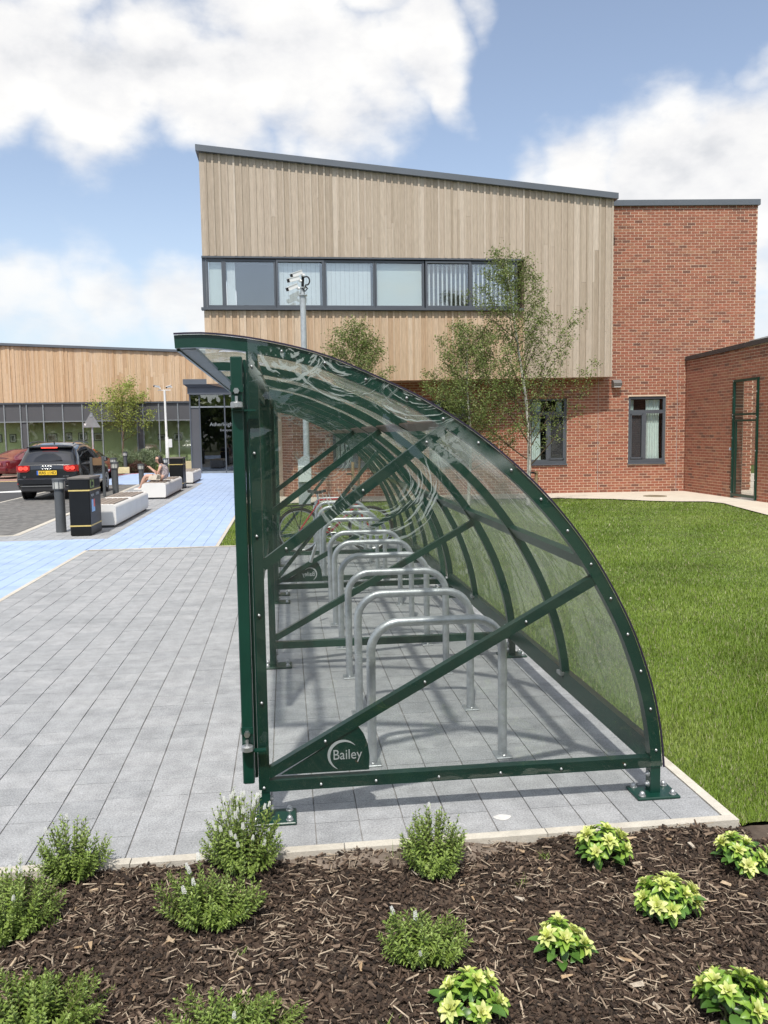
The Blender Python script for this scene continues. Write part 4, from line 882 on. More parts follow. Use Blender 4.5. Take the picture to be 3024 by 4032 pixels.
# ---------------------------------------------------------------- camera poles
cp_ = empty('camera_pole', (.45, 20.5, 0), 'tall galvanised pole with white cabinet and a cluster of white cameras', 'camera pole')
MB().cbox(.29, .585, 20.38, 20.62, 0, .97, .006).prism([(.29, .97), (.585, .97), (.57, 1.22), (.43, 1.22), (.29, 1.11)], 'y', 20.40, 20.60).build('base_column', M_galvp, cp_)
MB().tube([(.508, 20.5, 1.15), (.506, 20.5, 5.08)], [.078, .070], 16).build('pole', M_galvp, cp_, smooth=True)
MB().cbox(.29, .61, 20.27, 20.378, .58, .98, .012).build('cabinet', M_cab, cp_)
MB().lathe(.505, 20.5, [(.10, 0), (.105, .01), (.105, .03), (.06, .035), (.05, .18), (.08, .19), (.08, .21)], 16, 5.07).build('flange', M_galvp, cp_)
MB().tube([(.505, 20.5, 5.26), (.52, 20.5, 5.60)], .035, 10).build('mast', M_rub, cp_)
def cctv(parent, back, front, w=.055):
    back, front = Vector(back), Vector(front); d = (front-back).normalized()
    c = MB().bar(back, front, w*1.5, w*1.6).build('camera_head', M_whitep, parent)
    up = Vector((0, 0, 1)); s_ = MB().bar(back+d*.02+up*w*.95, front+d*.05+up*w*.95, w*1.9, .012); s_.build('sun_shield', M_whitep, c)
    MB().bar(front+d*.001, front+d*.035, w*1.35, w*1.4).build('lens_hood', M_rub, c); MB().tube([back+up*-.05, Vector(back)+Vector((.06, 0, -.08))], .035, 8).build('swivel', M_whitep, c)
for b_, f in (((.49, 20.42, 5.62), (.26, 20.32, 5.52)), ((.42, 20.40, 5.48), (.18, 20.30, 5.40)), ((.37, 20.42, 5.31), (.15, 20.32, 5.20))): cctv(cp_, b_, f)
lp = [(.53, 20.42, 5.5)]+[(.60+.075*math.sin(a), 20.42, 5.42+.10*math.cos(a)) for a in np.linspace(0, 3.4, 10)]+[(.56, 20.42, 5.30), (.62, 20.42, 5.24), (.56, 20.42, 5.17), (.50, 20.43, 5.24)]
MB().tube(lp, .017, 8).build('cable_loop', M_rub, cp_, smooth=True)
wp = empty('camera_pole', (-5.95, 43.0, 0), 'slim white camera pole with two small cameras before the glazed wall', 'camera pole')
MB().tube([(-5.95, 43, .1), (-5.95, 43, 1.7), (-5.96, 43, 1.75), (-5.97, 43, 4.04)], [.10, .085, .06, .055], 12).build('pole', M_whitep, wp, smooth=True)
MB().box(-6.30, -5.66, 42.98, 43.02, 4.05, 4.09).build('crossbar', M_whitep, wp); MB().box(-5.86, -5.68, 42.86, 42.95, 1.20, 1.62).build('cabinet', M_whitep, wp)
cctv(wp, (-6.2, 42.9, 4.22), (-6.42, 42.7, 4.25), .05); cctv(wp, (-5.62, 42.8, 4.26), (-5.80, 42.6, 4.18), .05)

# ---------------------------------------------------------------- bollards, litter bins, benches, sign posts
def bollard_at(x, y, h, label, r_=.092):
    b = empty('bollard', (x, y, 0), label, 'bollard', 'grey lighting bollards')
    MB().lathe(x, y, [(r_, 0), (r_, h-.20), (r_*1.25, h-.20), (r_*1.25, h-.185)], 24).build('post', M_post, b, smooth=True)
    MB().lathe(x, y, [(r_*1.18, h-.185), (r_*1.18, h-.05)], 24).build('lens', mat('bollard_lens', (.50, .50, .46), .25, nscale=6, namt=.1), b)
    v = MB()
    for k in range(8):
        a = k*math.pi/4+.2; v.bar((x+math.cos(a)*r_*1.22, y+math.sin(a)*r_*1.22, h-.185), (x+math.cos(a)*r_*1.22, y+math.sin(a)*r_*1.22, h-.05), .012, .012, (math.cos(a), math.sin(a), 0))
    v.build('guard_bars', M_post, b)
    MB().lathe(x, y, [(r_*1.30, h-.05), (r_*1.33, h-.03), (r_*1.30, h-.005), (r_*1.1, h)], 24).build('cap', M_post, b, smooth=True); return b
bollard_at(-4.18, 15.9, 1.0, 'nearest grey bollard, left of the black litter bin'); bollard_at(-5.18, 26.0, 1.0, 'grey bollard in front of the two post sign')
bollard_at(-6.25, 31.2, 1.0, 'grey bollard beyond the two post sign, by the car mirror'); bollard_at(-7.75, 41.5, 1.04, 'farthest grey bollard, out on the blue crossing before the shrubs')
bollard_at(-5.28, 31.2, .76, 'short grey bollard directly behind the seated woman'); bollard_at(-4.93, 35.0, .86, 'grey bollard hard against the left side of the far litter bin')
def litter_bin(x0, x1, y0, y1, label, poster):
    b = empty('litter_bin', ((x0+x1)/2, (y0+y1)/2, 0), label, 'litter bin', 'black litter bins with gold bands')
    MB().cbox(x0, x1, y0, y1, .0, 1.02, .018).build('body', M_black, b); MB().cbox(x0-.012, x1+.012, y0-.012, y1+.012, 1.005, 1.045, .008).build('lid', mat('bin_lid', (.14, .12, .10), .5), b)
    for z in (.17, .80): MB().box(x0-.003, x1+.003, y0-.003, y1+.003, z, z+.024).build('gold_band', M_gold, b)
    for (a, c) in ((y0+.07, y0+.36), (y0+.44, y0+.78)):
        MB().box(x1-.005, x1+.002, a, c, .86, .985).build('opening', M_rub, b)
    MB().box(x1+.0005, x1+.003, y0+.07, y0+.35, .85, .99).build('opening_surround', mat('leaf_green_plate', (.22, .30, .10), .5), b); MB().box(x1+.001, x1+.0045, y0+.12, y0+.30, .885, .955).build('opening', M_rub, b)
    MB().box(x1+.001, x1+.004, y0+.15, y0+.21, .86, .98).build('opening', M_rub, b)
    if poster:
        t = txt('recycle', .075, (x1+.004, y0+.08, .70), (R(90), 0, R(90)), mat('bin_print', (.5, .5, .5), .6), b); txt('LITTER', .075, (x1+.004, y0+.47, .70), (R(90), 0, R(90)), _mats['bin_print'], b)
        MB().box(x1+.001, x1+.004, y0+.12, y0+.36, .42, .64).build('sticker', mat('blue_sticker', (.30, .50, .78), .6), b); MB().box(x1+.002, x1+.005, y0+.25, y0+.36, .50, .64).build('sticker', mat('red_sticker', (.70, .14, .12), .6), b)
    return b
litter_bin(-3.83, -3.47, 15.15, 16.02, 'near black litter bin with gold bands and stickers, beside the first bench', True)
litter_bin(-3.86, -3.42, 28.2, 29.05, 'far black litter bin between the second and third benches', False)
def bench(x0, x1, y0, y1, label):
    b = empty('bench', ((x0+x1)/2, (y0+y1)/2, 0), label, 'bench', 'white concrete benches with timber slats')
    L2 = (y1-y0)/2
    for k in range(2):
        a, c = y0+k*L2+(.003 if k else 0), y0+(k+1)*L2-(0 if k else .003)
        prof = [(x0+.02, .05), (x0, .12), (x0, .36)]+[(x0+.09-.09*math.cos(t), .36+.09*math.sin(t)) for t in np.linspace(0.2, 1.57, 6)]+[(x1-.09+.09*math.sin(t), .36+.09*math.cos(t)) for t in np.linspace(0, 1.4, 6)]+[(x1, .36), (x1, .12), (x1-.02, .05)]
        MB().prism(prof, 'y', a, c).build('concrete_block', M_bench, b, smooth=True)
        for i in range(5):
            xx = x0+.10+i*(x1-x0-.21)/4.0-.035+.04; MB().cbox(xx-.045, xx+.045 if i < 4 else xx+.05, a+.10, c-.28, .445, .462, .004).build('slat', M_slat, b)
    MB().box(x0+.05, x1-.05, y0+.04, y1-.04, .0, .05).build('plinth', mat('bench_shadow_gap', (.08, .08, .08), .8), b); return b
bench(-3.95, -3.29, 16.45, 20.25, 'near white concrete bench with timber slats, right of the litter bin'); bench(-4.02, -3.36, 23.7, 27.45, 'middle white concrete bench with timber slats, the woman sitting on it'); bench(-4.05, -3.40, 31.0, 34.0, 'far white concrete bench with timber slats, nearest the entrance porch')
ps = empty('notice_posts', (-5.75, 25.3, 0), 'two dark square posts holding a brown panel beside the black car', 'sign')
for x in (-5.70, -5.36):
    MB().cbox(x-.035, x+.035, 25.25, 25.32, 0, 1.17, .004).build('post', M_post, ps)
MB().box(-5.66, -5.40, 25.27, 25.30, .93, 1.15).build('panel', mat('brown_panel', (.20, .12, .06), .6), ps)
ts = empty('road_sign', (-8.02, 36, 0), 'grey back of a triangular road sign on a thin pole', 'road sign')
MB().tube([(-8.02, 36.05, 0), (-8.02, 36.05, 2.78)], .038, 10).build('pole', M_galvp, ts, smooth=True)
MB().prism([(-8.40, 2.17), (-7.66, 2.17), (-8.03, 2.80)], 'y', 35.96, 35.985).build('sign_plate', mat('sign_back', (.24, .25, .25), .6), ts); MB().prism([(-8.34, 2.33), (-8.22, 2.33), (-8.28, 2.23)], 'y', 35.955, 35.959).build('sticker', M_whitep, ts)
MB().box(-8.07, -7.97, 35.94, 36.09, 2.62, 2.66).build('bracket', M_galvp, ts)
# ---------------------------------------------------------------- cars
def car(name, loc, rz, label, stations, paint, W_, wheels, tyre_r, rearwin, sidewin, extra=None, cat='car'):
    root = empty(name, loc, label, cat); WL[root.name] = Vector((0, 0, 0)); root.rotation_euler.z = rz
    def sec(s):
        y, zb, zl, zt, wl_, wt = s
        g = zt-zl
        return [(wl_*.80, zb), (wl_*.95, zb+.05), (wl_, zb+.16), (wl_*1.0, (zb+zl)/2+.02), (wl_*.985, zl-.12), (wl_*.955, zl), (wl_*.955*.72+wt*.28, zl+g*.30), (wl_*.955*.30+wt*.70, zl+g*.72), (wt*.97, zl+g*.90), (wt*.86, zl+g*.975), (wt*.5, zt+.012), (0, zt+.02)]
    # densify the stations
    S2 = []
    for i in range(len(stations)-1):
        for k in range(4):
            u = k/4; u2 = u*u*(3-2*u)*.35+u*.65; S2.append(tuple(a+(b-a)*u2 for a, b in zip(stations[i], stations[i+1])))
    S2.append(stations[-1])
    rows = []
    for s in S2:
        h = sec(s); rows.append([(-x, s[0], z) for x, z in h]+[(x, s[0], z) for x, z in reversed(h[:-1])])
    m = MB().grid(rows, closed=True); n = len(rows[0]); m.add(rows[0], [tuple(range(n))]); m.add(rows[-1], [tuple(range(n))])
    body = m.build('body', paint, root, smooth=True)
    M_cg = mat('car_glass', (.016, .018, .020), .06, coat=.5)
    def surf(y, t):      # point on the section at station y, parameter t in greenhouse 0=belt..1=roof edge
        for a, b in zip(stations[:-1], stations[1:]):
            if a[0] <= y <= b[0]:
                u = (y-a[0])/(b[0]-a[0]); u = u*u*(3-2*u)*.35+u*.65; s = tuple(p+(q-p)*u for p, q in zip(a, b)); break
        h = sec(s)[5:9]; f = t*3; i = min(2, int(f)); return h[i][0]+(h[i+1][0]-h[i][0])*(f-i), h[i][1]+(h[i+1][1]-h[i][1])*(f-i)
    for sgn in (-1, 1):
        for (ya, yb, ta, tb, tl) in sidewin:
            rw = []
            for t in np.linspace(ta, tb, 6):
                r_ = []
                for k in range(7):
                    y = ya+(yb-ya)*k/6; y += (t-ta)*tl*(k/6 if tl < 0 else (1-k/6)); x, z = surf(y, t); r_.append((sgn*(x+.006), y, z))
                rw.append(r_)
            MB().grid(rw).build('side_window', M_cg, root, smooth=True)
    rw = [[(x*w_, y, z+.0) for x in np.linspace(-1, 1, 9)] for (w_, y, z) in rearwin]
    rw = [[(x, y-.0+.035*(x/r_[-1][0])**2, z-.03*(x/r_[-1][0])**2) for x, y, z in r_] for r_ in rw]
    MB().grid(rw).build('rear_window', M_cg, root, smooth=True)
    for (wx, wy) in wheels:
        for sgn in (-1, 1):
            cx = sgn*wx
            prof = [(tyre_r*.66, -.12), (tyre_r*.93, -.13), (tyre_r, -.09), (tyre_r, .09), (tyre_r*.93, .13), (tyre_r*.66, .12)]
            t = MB().lathe(0, 0, prof, 28); t.v = [(cx+z, wy+x, tyre_r+y) for x, y, z in t.v]; ty = t.build('tyre', M_rub, root, smooth=True)
            a = MB().lathe(0, 0, [(tyre_r*1.16, -.02), (tyre_r*1.16, .02)], 28); a.v = [(sgn*(W_-.012)+z, wy+x, tyre_r+y+.01) for x, y, z in a.v]; a.build('wheel_arch', M_rub, root)
            rm = MB()
            for k in range(10): an = k*math.pi/5; rm.bar((cx+sgn*.125, wy, tyre_r), (cx+sgn*.125, wy+math.cos(an)*tyre_r*.64, tyre_r+math.sin(an)*tyre_r*.64), .02, .045, (1, 0, 0))
            rm.tube([(cx+sgn*.125, wy+tyre_r*.64*math.cos(2*math.pi*k/24), tyre_r+tyre_r*.64*math.sin(2*math.pi*k/24)) for k in range(24)], .016, 6, closed=True); rm.build('rim', M_steel, ty)
    return root, body
M_blk = mat('black_car_paint', (.012, .014, .018), .20, coat=1.0, nscale=2, namt=.1)
M_mar = mat('dark_red_car_paint', (.14, .008, .014), .20, coat=1.0, nscale=2, namt=.1)
M_redc = mat('bright_red_car_paint', (.62, .03, .02), .25, coat=1.0)
M_lite = mat('tail_light_lit', (1.0, .07, .05), .3, emit=1.6); M_lens = mat('tail_lens', (.42, .016, .018), .15, coat=1.0); M_plate = mat('yellow_plate', (.85, .55, .04), .5)
SUV = [(0.0, .40, .80, .86, .76, .70), (.03, .33, .93, .98, .82, .72), (.12, .27, .975, 1.07, .855, .70), (.34, .26, 1.0, 1.34, .86, .665), (.54, .26, 1.01, 1.53, .86, .635), (1.0, .26, 1.0, 1.60, .86, .625), (1.9, .25, .99, 1.615, .86, .63), (2.5, .25, .98, 1.57, .86, .63),
       (2.95, .25, .97, 1.44, .86, .64), (3.35, .25, .96, 1.16, .86, .66), (3.6, .26, .94, 1.02, .86, .70), (4.2, .28, .86, .93, .84, .66), (4.58, .33, .74, .80, .77, .60), (4.68, .42, .60, .64, .66, .5)]
suv, _ = car('parked_car', (-6.70, 24.32, 0), R(.4), 'large black estate car seen from behind with its brake lights lit', SUV, M_blk, .86, ((.755, .88), (.755, 3.68)), .37,
    [(.70, .105, 1.085), (.675, .20, 1.20), (.64, .33, 1.345), (.60, .47, 1.475)], [(.62, 1.28, .12, .84, .0), (1.33, 2.15, .10, .86, 0), (2.20, 3.05, .10, .86, -.42)])
def onto(root, mb, name, m_, **k): return mb.build(name, m_, root, **k)
for sg_ in (-1, 1):
    tl = MB(); x0, x1 = (.46, .79)
    rows = [[(sg_*x, -.022+.0+(.0 if x < .74 else (x-.74)*.9), z) for x in (.46, .55, .64, .74, .80, .845)] for z in (.80, .86, .93, .985)]
    rows[0] = [(p[0], p[1], p[2]+(.05 if abs(p[0]) < .5 else 0)) for p in rows[0]]
    tl.grid(rows); t_ = onto(suv, tl, 'tail_light', M_lens, smooth=True, fixn=False)
    for cx in (.57, .70): 
        q = MB(); q.tube([(sg_*(cx+.05*math.cos(2*math.pi*k/14)), -.028, .905+.038*math.sin(2*math.pi*k/14)) for k in range(14)], .011, 5, closed=True); q.box(sg_*cx-.035, sg_*cx+.035, -.029, -.024, .895, .912); onto(suv, q, 'brake_lamp', M_lite)
    onto(suv, MB().box(min(sg_*.44, sg_*.80), max(sg_*.44, sg_*.80), -.045, -.03, .455, .495), 'rear_reflector', M_lens)
    rr2 = MB(); rr2.tube([(sg_*.60, .62, 1.575), (sg_*.60, .75, 1.625), (sg_*.60, 1.4, 1.645), (sg_*.60, 2.3, 1.625), (sg_*.60, 2.5, 1.58)], .018, 8); onto(suv, rr2, 'roof_rail', mat('satin_black', (.03, .03, .032), .35), smooth=True)
    mi = MB(); mi.cbox(min(sg_*.90, sg_*1.10), max(sg_*.90, sg_*1.10), 2.78, 2.88, 1.0, 1.15, .03); mo = onto(suv, mi, 'wing_mirror', M_blk, smooth=True); onto(suv, MB().box(sg_*1.0-.065, sg_*1.0+.065, 2.774, 2.779, 1.025, 1.125), 'mirror_glass', M_steel)
    for y in (1.45, 2.35): onto(suv, MB().bar((sg_*.865, y, .86), (sg_*.865, y+.18, .865), .02, .025), 'door_handle', M_blk)
    onto(suv, MB().bar((sg_*.835, .60, 1.005), (sg_*.835, 3.1, .985), .008, .014), 'window_trim', M_steel)
onto(suv, MB().cbox(-.80, .80, -.055, .10, .43, .62, .03), 'rear_bumper', M_blk, smooth=True); onto(suv, MB().cbox(-.72, .72, -.03, .15, .24, .42, .03), 'bumper_skirt', mat('satin_black', (.03, .03, .032), .35))
onto(suv, MB().box(-.72, .72, -.062, -.05, .40, .415), 'chrome_strip', M_steel)
onto(suv, MB().box(-.27, .27, -.040, -.030, .715, .835), 'number_plate', M_plate); onto(suv, MB().box(-.27, -.225, -.042, -.0395, .717, .833), 'plate_band', mat('eu_blue', (.05, .15, .55), .5))
def ctxt(s_, size, loc, m_, nm='lettering'):
    t = txt(s_, size, loc, (R(90), 0, 0), m_, suv, nm, .001, 'CENTER'); return t
ctxt('RAS 114D', .108, (.022, -.042, .738), mat('plate_black', (.01, .01, .01), .6)); ctxt('Q7', .06, (-.60, -.05, .645), M_steel); ctxt('3.0 TDI', .05, (.52, -.05, .66), M_steel)
for k in range(4):
    q = MB().tube([(-.105+k*.07+.042*math.cos(2*math.pi*j/20), -.036, .925+.042*math.sin(2*math.pi*j/20)) for j in range(20)], .006, 6, closed=True); onto(suv, q, 'badge_ring', M_steel)
onto(suv, MB().bar((-.62, .44, 1.485), (.62, .44, 1.485), .16, .03), 'roof_spoiler', M_blk); onto(suv, MB().box(-.22, .22, .345, .362, 1.462, 1.488), 'high_brake_light', M_lite)
onto(suv, MB().bar((-.02, .14, 1.10), (.40, .13, 1.115), .014, .018), 'rear_wiper', M_rub); onto(suv, MB().tube([(0, .9, 1.60), (0, .93, 1.66)], .018, 6), 'aerial_fin', M_rub)
COUP = [(0.0, .34, .68, .72, .66, .55), (.05, .28, .74, .79, .78, .60), (.2, .22, .78, .84, .86, .62), (.6, .20, .82, .92, .90, .62), (1.0, .20, .86, 1.08, .90, .58), (1.5, .20, .87, 1.25, .90, .54), (2.1, .20, .87, 1.30, .90, .54), (2.7, .20, .86, 1.20, .90, .56), (3.2, .20, .84, .96, .89, .62), (3.9, .20, .76, .84, .88, .6), (4.5, .26, .62, .70, .80, .5), (4.7, .34, .50, .54, .6, .4)]
cp2, _ = car('parked_car', (-12.75, 37.9, 0), R(-27), 'dark red coupe parked half out of view at the left edge', COUP, M_mar, .90, ((.80, 1.0), (.80, 3.7)), .34, [(.62, .75, 1.0), (.59, 1.0, 1.095), (.56, 1.3, 1.20)], [(1.15, 1.75, .25, .85, .25), (1.8, 2.75, .15, .88, -.35)])
for sg_ in (-1, 1): MB().add([(sg_*.45, -.01, .60), (sg_*.80, .09, .60), (sg_*.80, .09, .70), (sg_*.50, -.005, .71)], [(0, 1, 2, 3)]).build('tail_light', mat('pale_red_lens', (.75, .30, .26), .2), cp2)
MB().cbox(-.80, .80, -.06, .12, .34, .52, .03).build('rear_bumper', M_mar, cp2, smooth=True)
car('parked_car', (-8.40, 33.6, 0), R(0), 'bright red car almost hidden behind the black car, beyond its mirror', COUP, M_redc, .90, ((.80, 1.0), (.80, 3.7)), .34, [(.62, .75, 1.0), (.59, 1.0, 1.095), (.56, 1.3, 1.20)], [(1.15, 1.75, .25, .85, .25), (1.8, 2.75, .15, .88, -.35)])

# ---------------------------------------------------------------- the seated woman
M_skin = mat('skin', (.56, .33, .24), .6, nscale=9, namt=.06); M_hair = mat('dark_hair', (.018, .012, .010), .5, nscale=40, namt=.3, st=(1, 1, .2))
M_dress = mat('patterned_blouse', [(.62, .56, .54), (.52, .44, .42), (.14, .11, .13), (.66, .62, .60)], .85, src='noise', nscale=60, namt=.1)
pr = empty('person', (-3.6, 24.55, 0), 'dark haired woman in a patterned dress seated on the middle bench', 'person')
def skin(name, chains, material, parent, root_i=0, sub=2):
    V = []; E = []; Rr = []; idx = {}
    for ch in chains:
        prev = None
        for p in ch:
            key = tuple(round(c, 4) for c in p[:3])
            if key not in idx: idx[key] = len(V); V.append(Vector(p[:3])-wl(parent)); Rr.append(p[3:5] if len(p) > 4 else (p[3], p[3]))
            k = idx[key]
            if prev is not None and prev != k: E.append((prev, k))
            prev = k
    me = bpy.data.meshes.new(name); me.from_pydata(V, E, []); me.materials.append(material); o = bpy.data.objects.new(name, me); C.objects.link(o); o.parent = parent; WL[o.name] = wl(parent).copy()
    md = o.modifiers.new('skin', 'SKIN'); md.use_smooth_shade = True
    if not me.skin_vertices:
        bpy.context.view_layer.objects.active = o
    sv = me.skin_vertices[0].data if me.skin_vertices else None
    if sv is None: return o
    for i, r_ in enumerate(Rr): sv[i].radius = r_; sv[i].use_root = (i == root_i)
    s = o.modifiers.new('subdiv', 'SUBSURF'); s.levels = sub; s.render_levels = sub; return o
Y0 = 24.55
pel = (-3.55, Y0, .53, .13, .15)
body = [
 [pel, (-3.52, Y0, .66, .105, .125), (-3.52, Y0, .80, .11, .14), (-3.56, Y0, .90, .085, .11), (-3.60, Y0, .955, .045), (-3.635, Y0, 1.0, .047), (-3.665, Y0, 1.06, .078), (-3.665, Y0, 1.13, .085), (-3.65, Y0, 1.175, .05)],
 [(-3.665, Y0, 1.06, .078), (-3.735, Y0, 1.045, .028), (-3.755, Y0, 1.05, .014)],
]
for sg_ in (-1, 1):
    sh_ = Y0+sg_*.155
    body += [[(-3.56, Y0, .90, .085, .11), (-3.57, Y0+sg_*.10, .905, .055), (-3.58, sh_, .885, .050), (-3.63, sh_+sg_*.03, .76, .042), (-3.68, sh_+sg_*.02, .665, .036), (-3.77, Y0+sg_*.10, .74, .032), (-3.86, Y0+sg_*.05, .82, .024), (-3.90, Y0+sg_*.045, .85, .026), (-3.93, Y0+sg_*.04, .872, .020)]]
    for f, (dy, L_) in enumerate(((-.02, .045), (-.007, .055), (.006, .052), (.018, .04))):
        body += [[(-3.93, Y0+sg_*.04, .872, .020), (-3.945, Y0+sg_*.04+dy, .885, .009), (-3.945-L_*.5, Y0+sg_*.035+dy, .90, .008), (-3.94-L_*.7, Y0+sg_*.02+dy, .885, .006)]]
    body += [[(-3.90, Y0+sg_*.045, .85, .026), (-3.90, Y0+sg_*.02, .885, .010), (-3.925, Y0+sg_*.01, .905, .008)]]
body += [[pel, (-3.62, Y0-.09, .54, .095), (-3.82, Y0-.10, .60, .078), (-4.00, Y0-.11, .625, .062), (-4.05, Y0-.11, .57, .056), (-4.11, Y0-.10, .45, .052), (-4.17, Y0-.09, .33, .032), (-4.19, Y0-.09, .285, .032), (-4.25, Y0-.09, .262, .028), (-4.30, Y0-.09, .255, .02)],
         [pel, (-3.62, Y0+.09, .53, .09), (-3.82, Y0+.08, .54, .075), (-4.02, Y0+.06, .54, .060), (-4.09, Y0+.05, .44, .054), (-4.08, Y0+.05, .28, .046), (-4.08, Y0+.05, .11, .03), (-4.10, Y0+.05, .06, .03), (-4.17, Y0+.05, .045, .026), (-4.22, Y0+.05, .04, .02)]]
skin('body', body, M_skin, pr, 0)
dr = [[(-3.54, Y0, .50, .155, .175), (-3.515, Y0, .60, .130, .150), (-3.505, Y0, .70, .125, .145), (-3.515, Y0, .82, .13, .16), (-3.56, Y0, .915, .095, .12)], [(-3.54, Y0, .50, .155, .175), (-3.68, Y0-.07, .545, .115), (-3.86, Y0-.09, .60, .098)], [(-3.54, Y0, .50, .155, .175), (-3.68, Y0+.07, .535, .11), (-3.86, Y0+.07, .56, .093)]]
for sg_ in (-1, 1): dr.append([(-3.56, Y0, .915, .095, .12), (-3.575, Y0+sg_*.11, .905, .068), (-3.60, Y0+sg_*.165, .84, .062)])
skin('dress', dr, M_dress, pr, 0)
skin('hair', [[(-3.64, Y0, 1.175, .055), (-3.625, Y0, 1.13, .098), (-3.605, Y0, 1.05, .085), (-3.565, Y0, .97, .070), (-3.53, Y0, .90, .045)], [(-3.625, Y0, 1.13, .098), (-3.70, Y0, 1.165, .055)]], M_hair, pr, 1)
MB().box(-3.765, -3.735, Y0-.07, Y0+.07, 1.078, 1.096).tube([(-3.745, Y0-.07, 1.09), (-3.64, Y0-.088, 1.095)], .005, 5).build('glasses', M_rub, pr)
for (x, y, z) in ((-4.235, Y0-.09, .262), (-4.145, Y0+.05, .042)):
    rows = []
    for k in range(9):
        t = k/8; w_ = .034*math.sin(math.pi*(.12+.8*t))**.5; xx = x+.09-.22*t; h = .045*(1-t)*.8+.022
        rows.append([(xx, y-w_, z-.03), (xx, y-w_, z-.01), (xx, y-w_*.6, z+h-.02), (xx, y+w_*.6, z+h-.02), (xx, y+w_, z-.01), (xx, y+w_, z-.03)])
    MB().grid(rows, closed=True).build('shoe', mat('white_shoe', (.72, .68, .62), .6), pr, smooth=True)
hbg = empty('handbag', (-3.74, 24.36, .56), 'cream handbag with black striped side lying in the woman\'s lap', 'handbag')
MB().prism([(-3.94, .52), (-3.90, .625), (-3.66, .68), (-3.58, .64), (-3.60, .50)], 'y', 24.31, 24.41).build('bag_body', mat('cream_leather', (.74, .66, .54), .6), hbg)
for k in range(6): MB().bar((-3.655+k*.016, 24.305, .655-k*.004), (-3.70+k*.020, 24.305, .53), .006, .008, (0, 1, 0)).build('stripe', M_rub, hbg)
MB().tube([(-3.80, 24.30, .65), (-3.76, 24.29, .74), (-3.70, 24.29, .74), (-3.68, 24.30, .67)], .008, 6).build('handle', M_rub, hbg)

# ---------------------------------------------------------------- leaves, plants, trees
def leaf_quads(P, D, Nn, Ln, Wd, fold=.25, two=True):
    """P base, D direction, Nn normal, as N x 3 arrays: diamond leaves of two quads folded along the midrib"""
    P, D, Nn = map(np.asarray, (P, D, Nn)); D = D/np.linalg.norm(D, axis=1)[:, None]; Sd = np.cross(D, Nn); Sd /= np.linalg.norm(Sd, axis=1)[:, None]+1e-9; U = np.cross(Sd, D)
    Ln = np.asarray(Ln)[:, None]; Wd = np.asarray(Wd)[:, None]
    a = P; b = P+D*Ln*.5; c = P+D*Ln-U*Ln*.12; l = P+D*Ln*.45+Sd*Wd*.5+U*Wd*fold; r = P+D*Ln*.45-Sd*Wd*.5+U*Wd*fold
    V = np.stack([a, l, c, r, b], 1).reshape(-1, 3); n = len(P); i = np.arange(n)*5
    if two: F = np.concatenate([np.stack([i, i+4, i+2, i+1], 1), np.stack([i, i+3, i+2, i+4], 1)])
    else: F = np.stack([i, i+3, i+2, i+1], 1)
    return V, F
def leafmat(name, cols, trans=.25):
    m_ = mat(name, cols, .5, src='attr', nscale=30, namt=.12); nt = m_.node_tree; P = nt.nodes['Principled BSDF']; out = nt.nodes['Material Output']
    tl = nt.nodes.new('ShaderNodeBsdfTranslucent'); mx = nt.nodes.new('ShaderNodeMixShader'); mx.inputs[0].default_value = trans
    src_ = P.inputs['Base Color'].links[0].from_socket; nt.links.new(src_, tl.inputs[0]); nt.links.new(P.outputs[0], mx.inputs[1]); nt.links.new(tl.outputs[0], mx.inputs[2]); nt.links.new(mx.outputs[0], out.inputs[0]); return m_
L_birch = leafmat('birch_leaf', [(.09, .125, .03), (.15, .20, .05), (.21, .27, .07), (.31, .36, .12)])
L_acer = leafmat('acer_leaf', [(.22, .28, .05), (.33, .39, .08), (.42, .46, .12)])
L_hebe = leafmat('hebe_leaf', [(.085, .14, .022), (.15, .22, .035), (.20, .29, .05), (.26, .36, .08), (.34, .43, .12)], .18)
L_sil = leafmat('silver_leaf', [(.16, .21, .10), (.28, .34, .19), (.38, .44, .28)]); L_dred = leafmat('bronze_leaf', [(.08, .03, .03), (.16, .07, .06), (.12, .10, .04)])
M_bark = mat('birch_bark', [(.60, .56, .48), (.66, .62, .55), (.30, .24, .18)], .85, src='noise', nscale=26, namt=.15, st=(1, 1, 2.5)); M_twig = mat('twig', (.085, .060, .035), .85, nscale=20, namt=.2); M_stem = mat('green_stem', (.14, .15, .05), .8, nscale=20, namt=.2)
M_barkb = mat('brown_bark', (.16, .11, .07), .9, nscale=20, namt=.25)
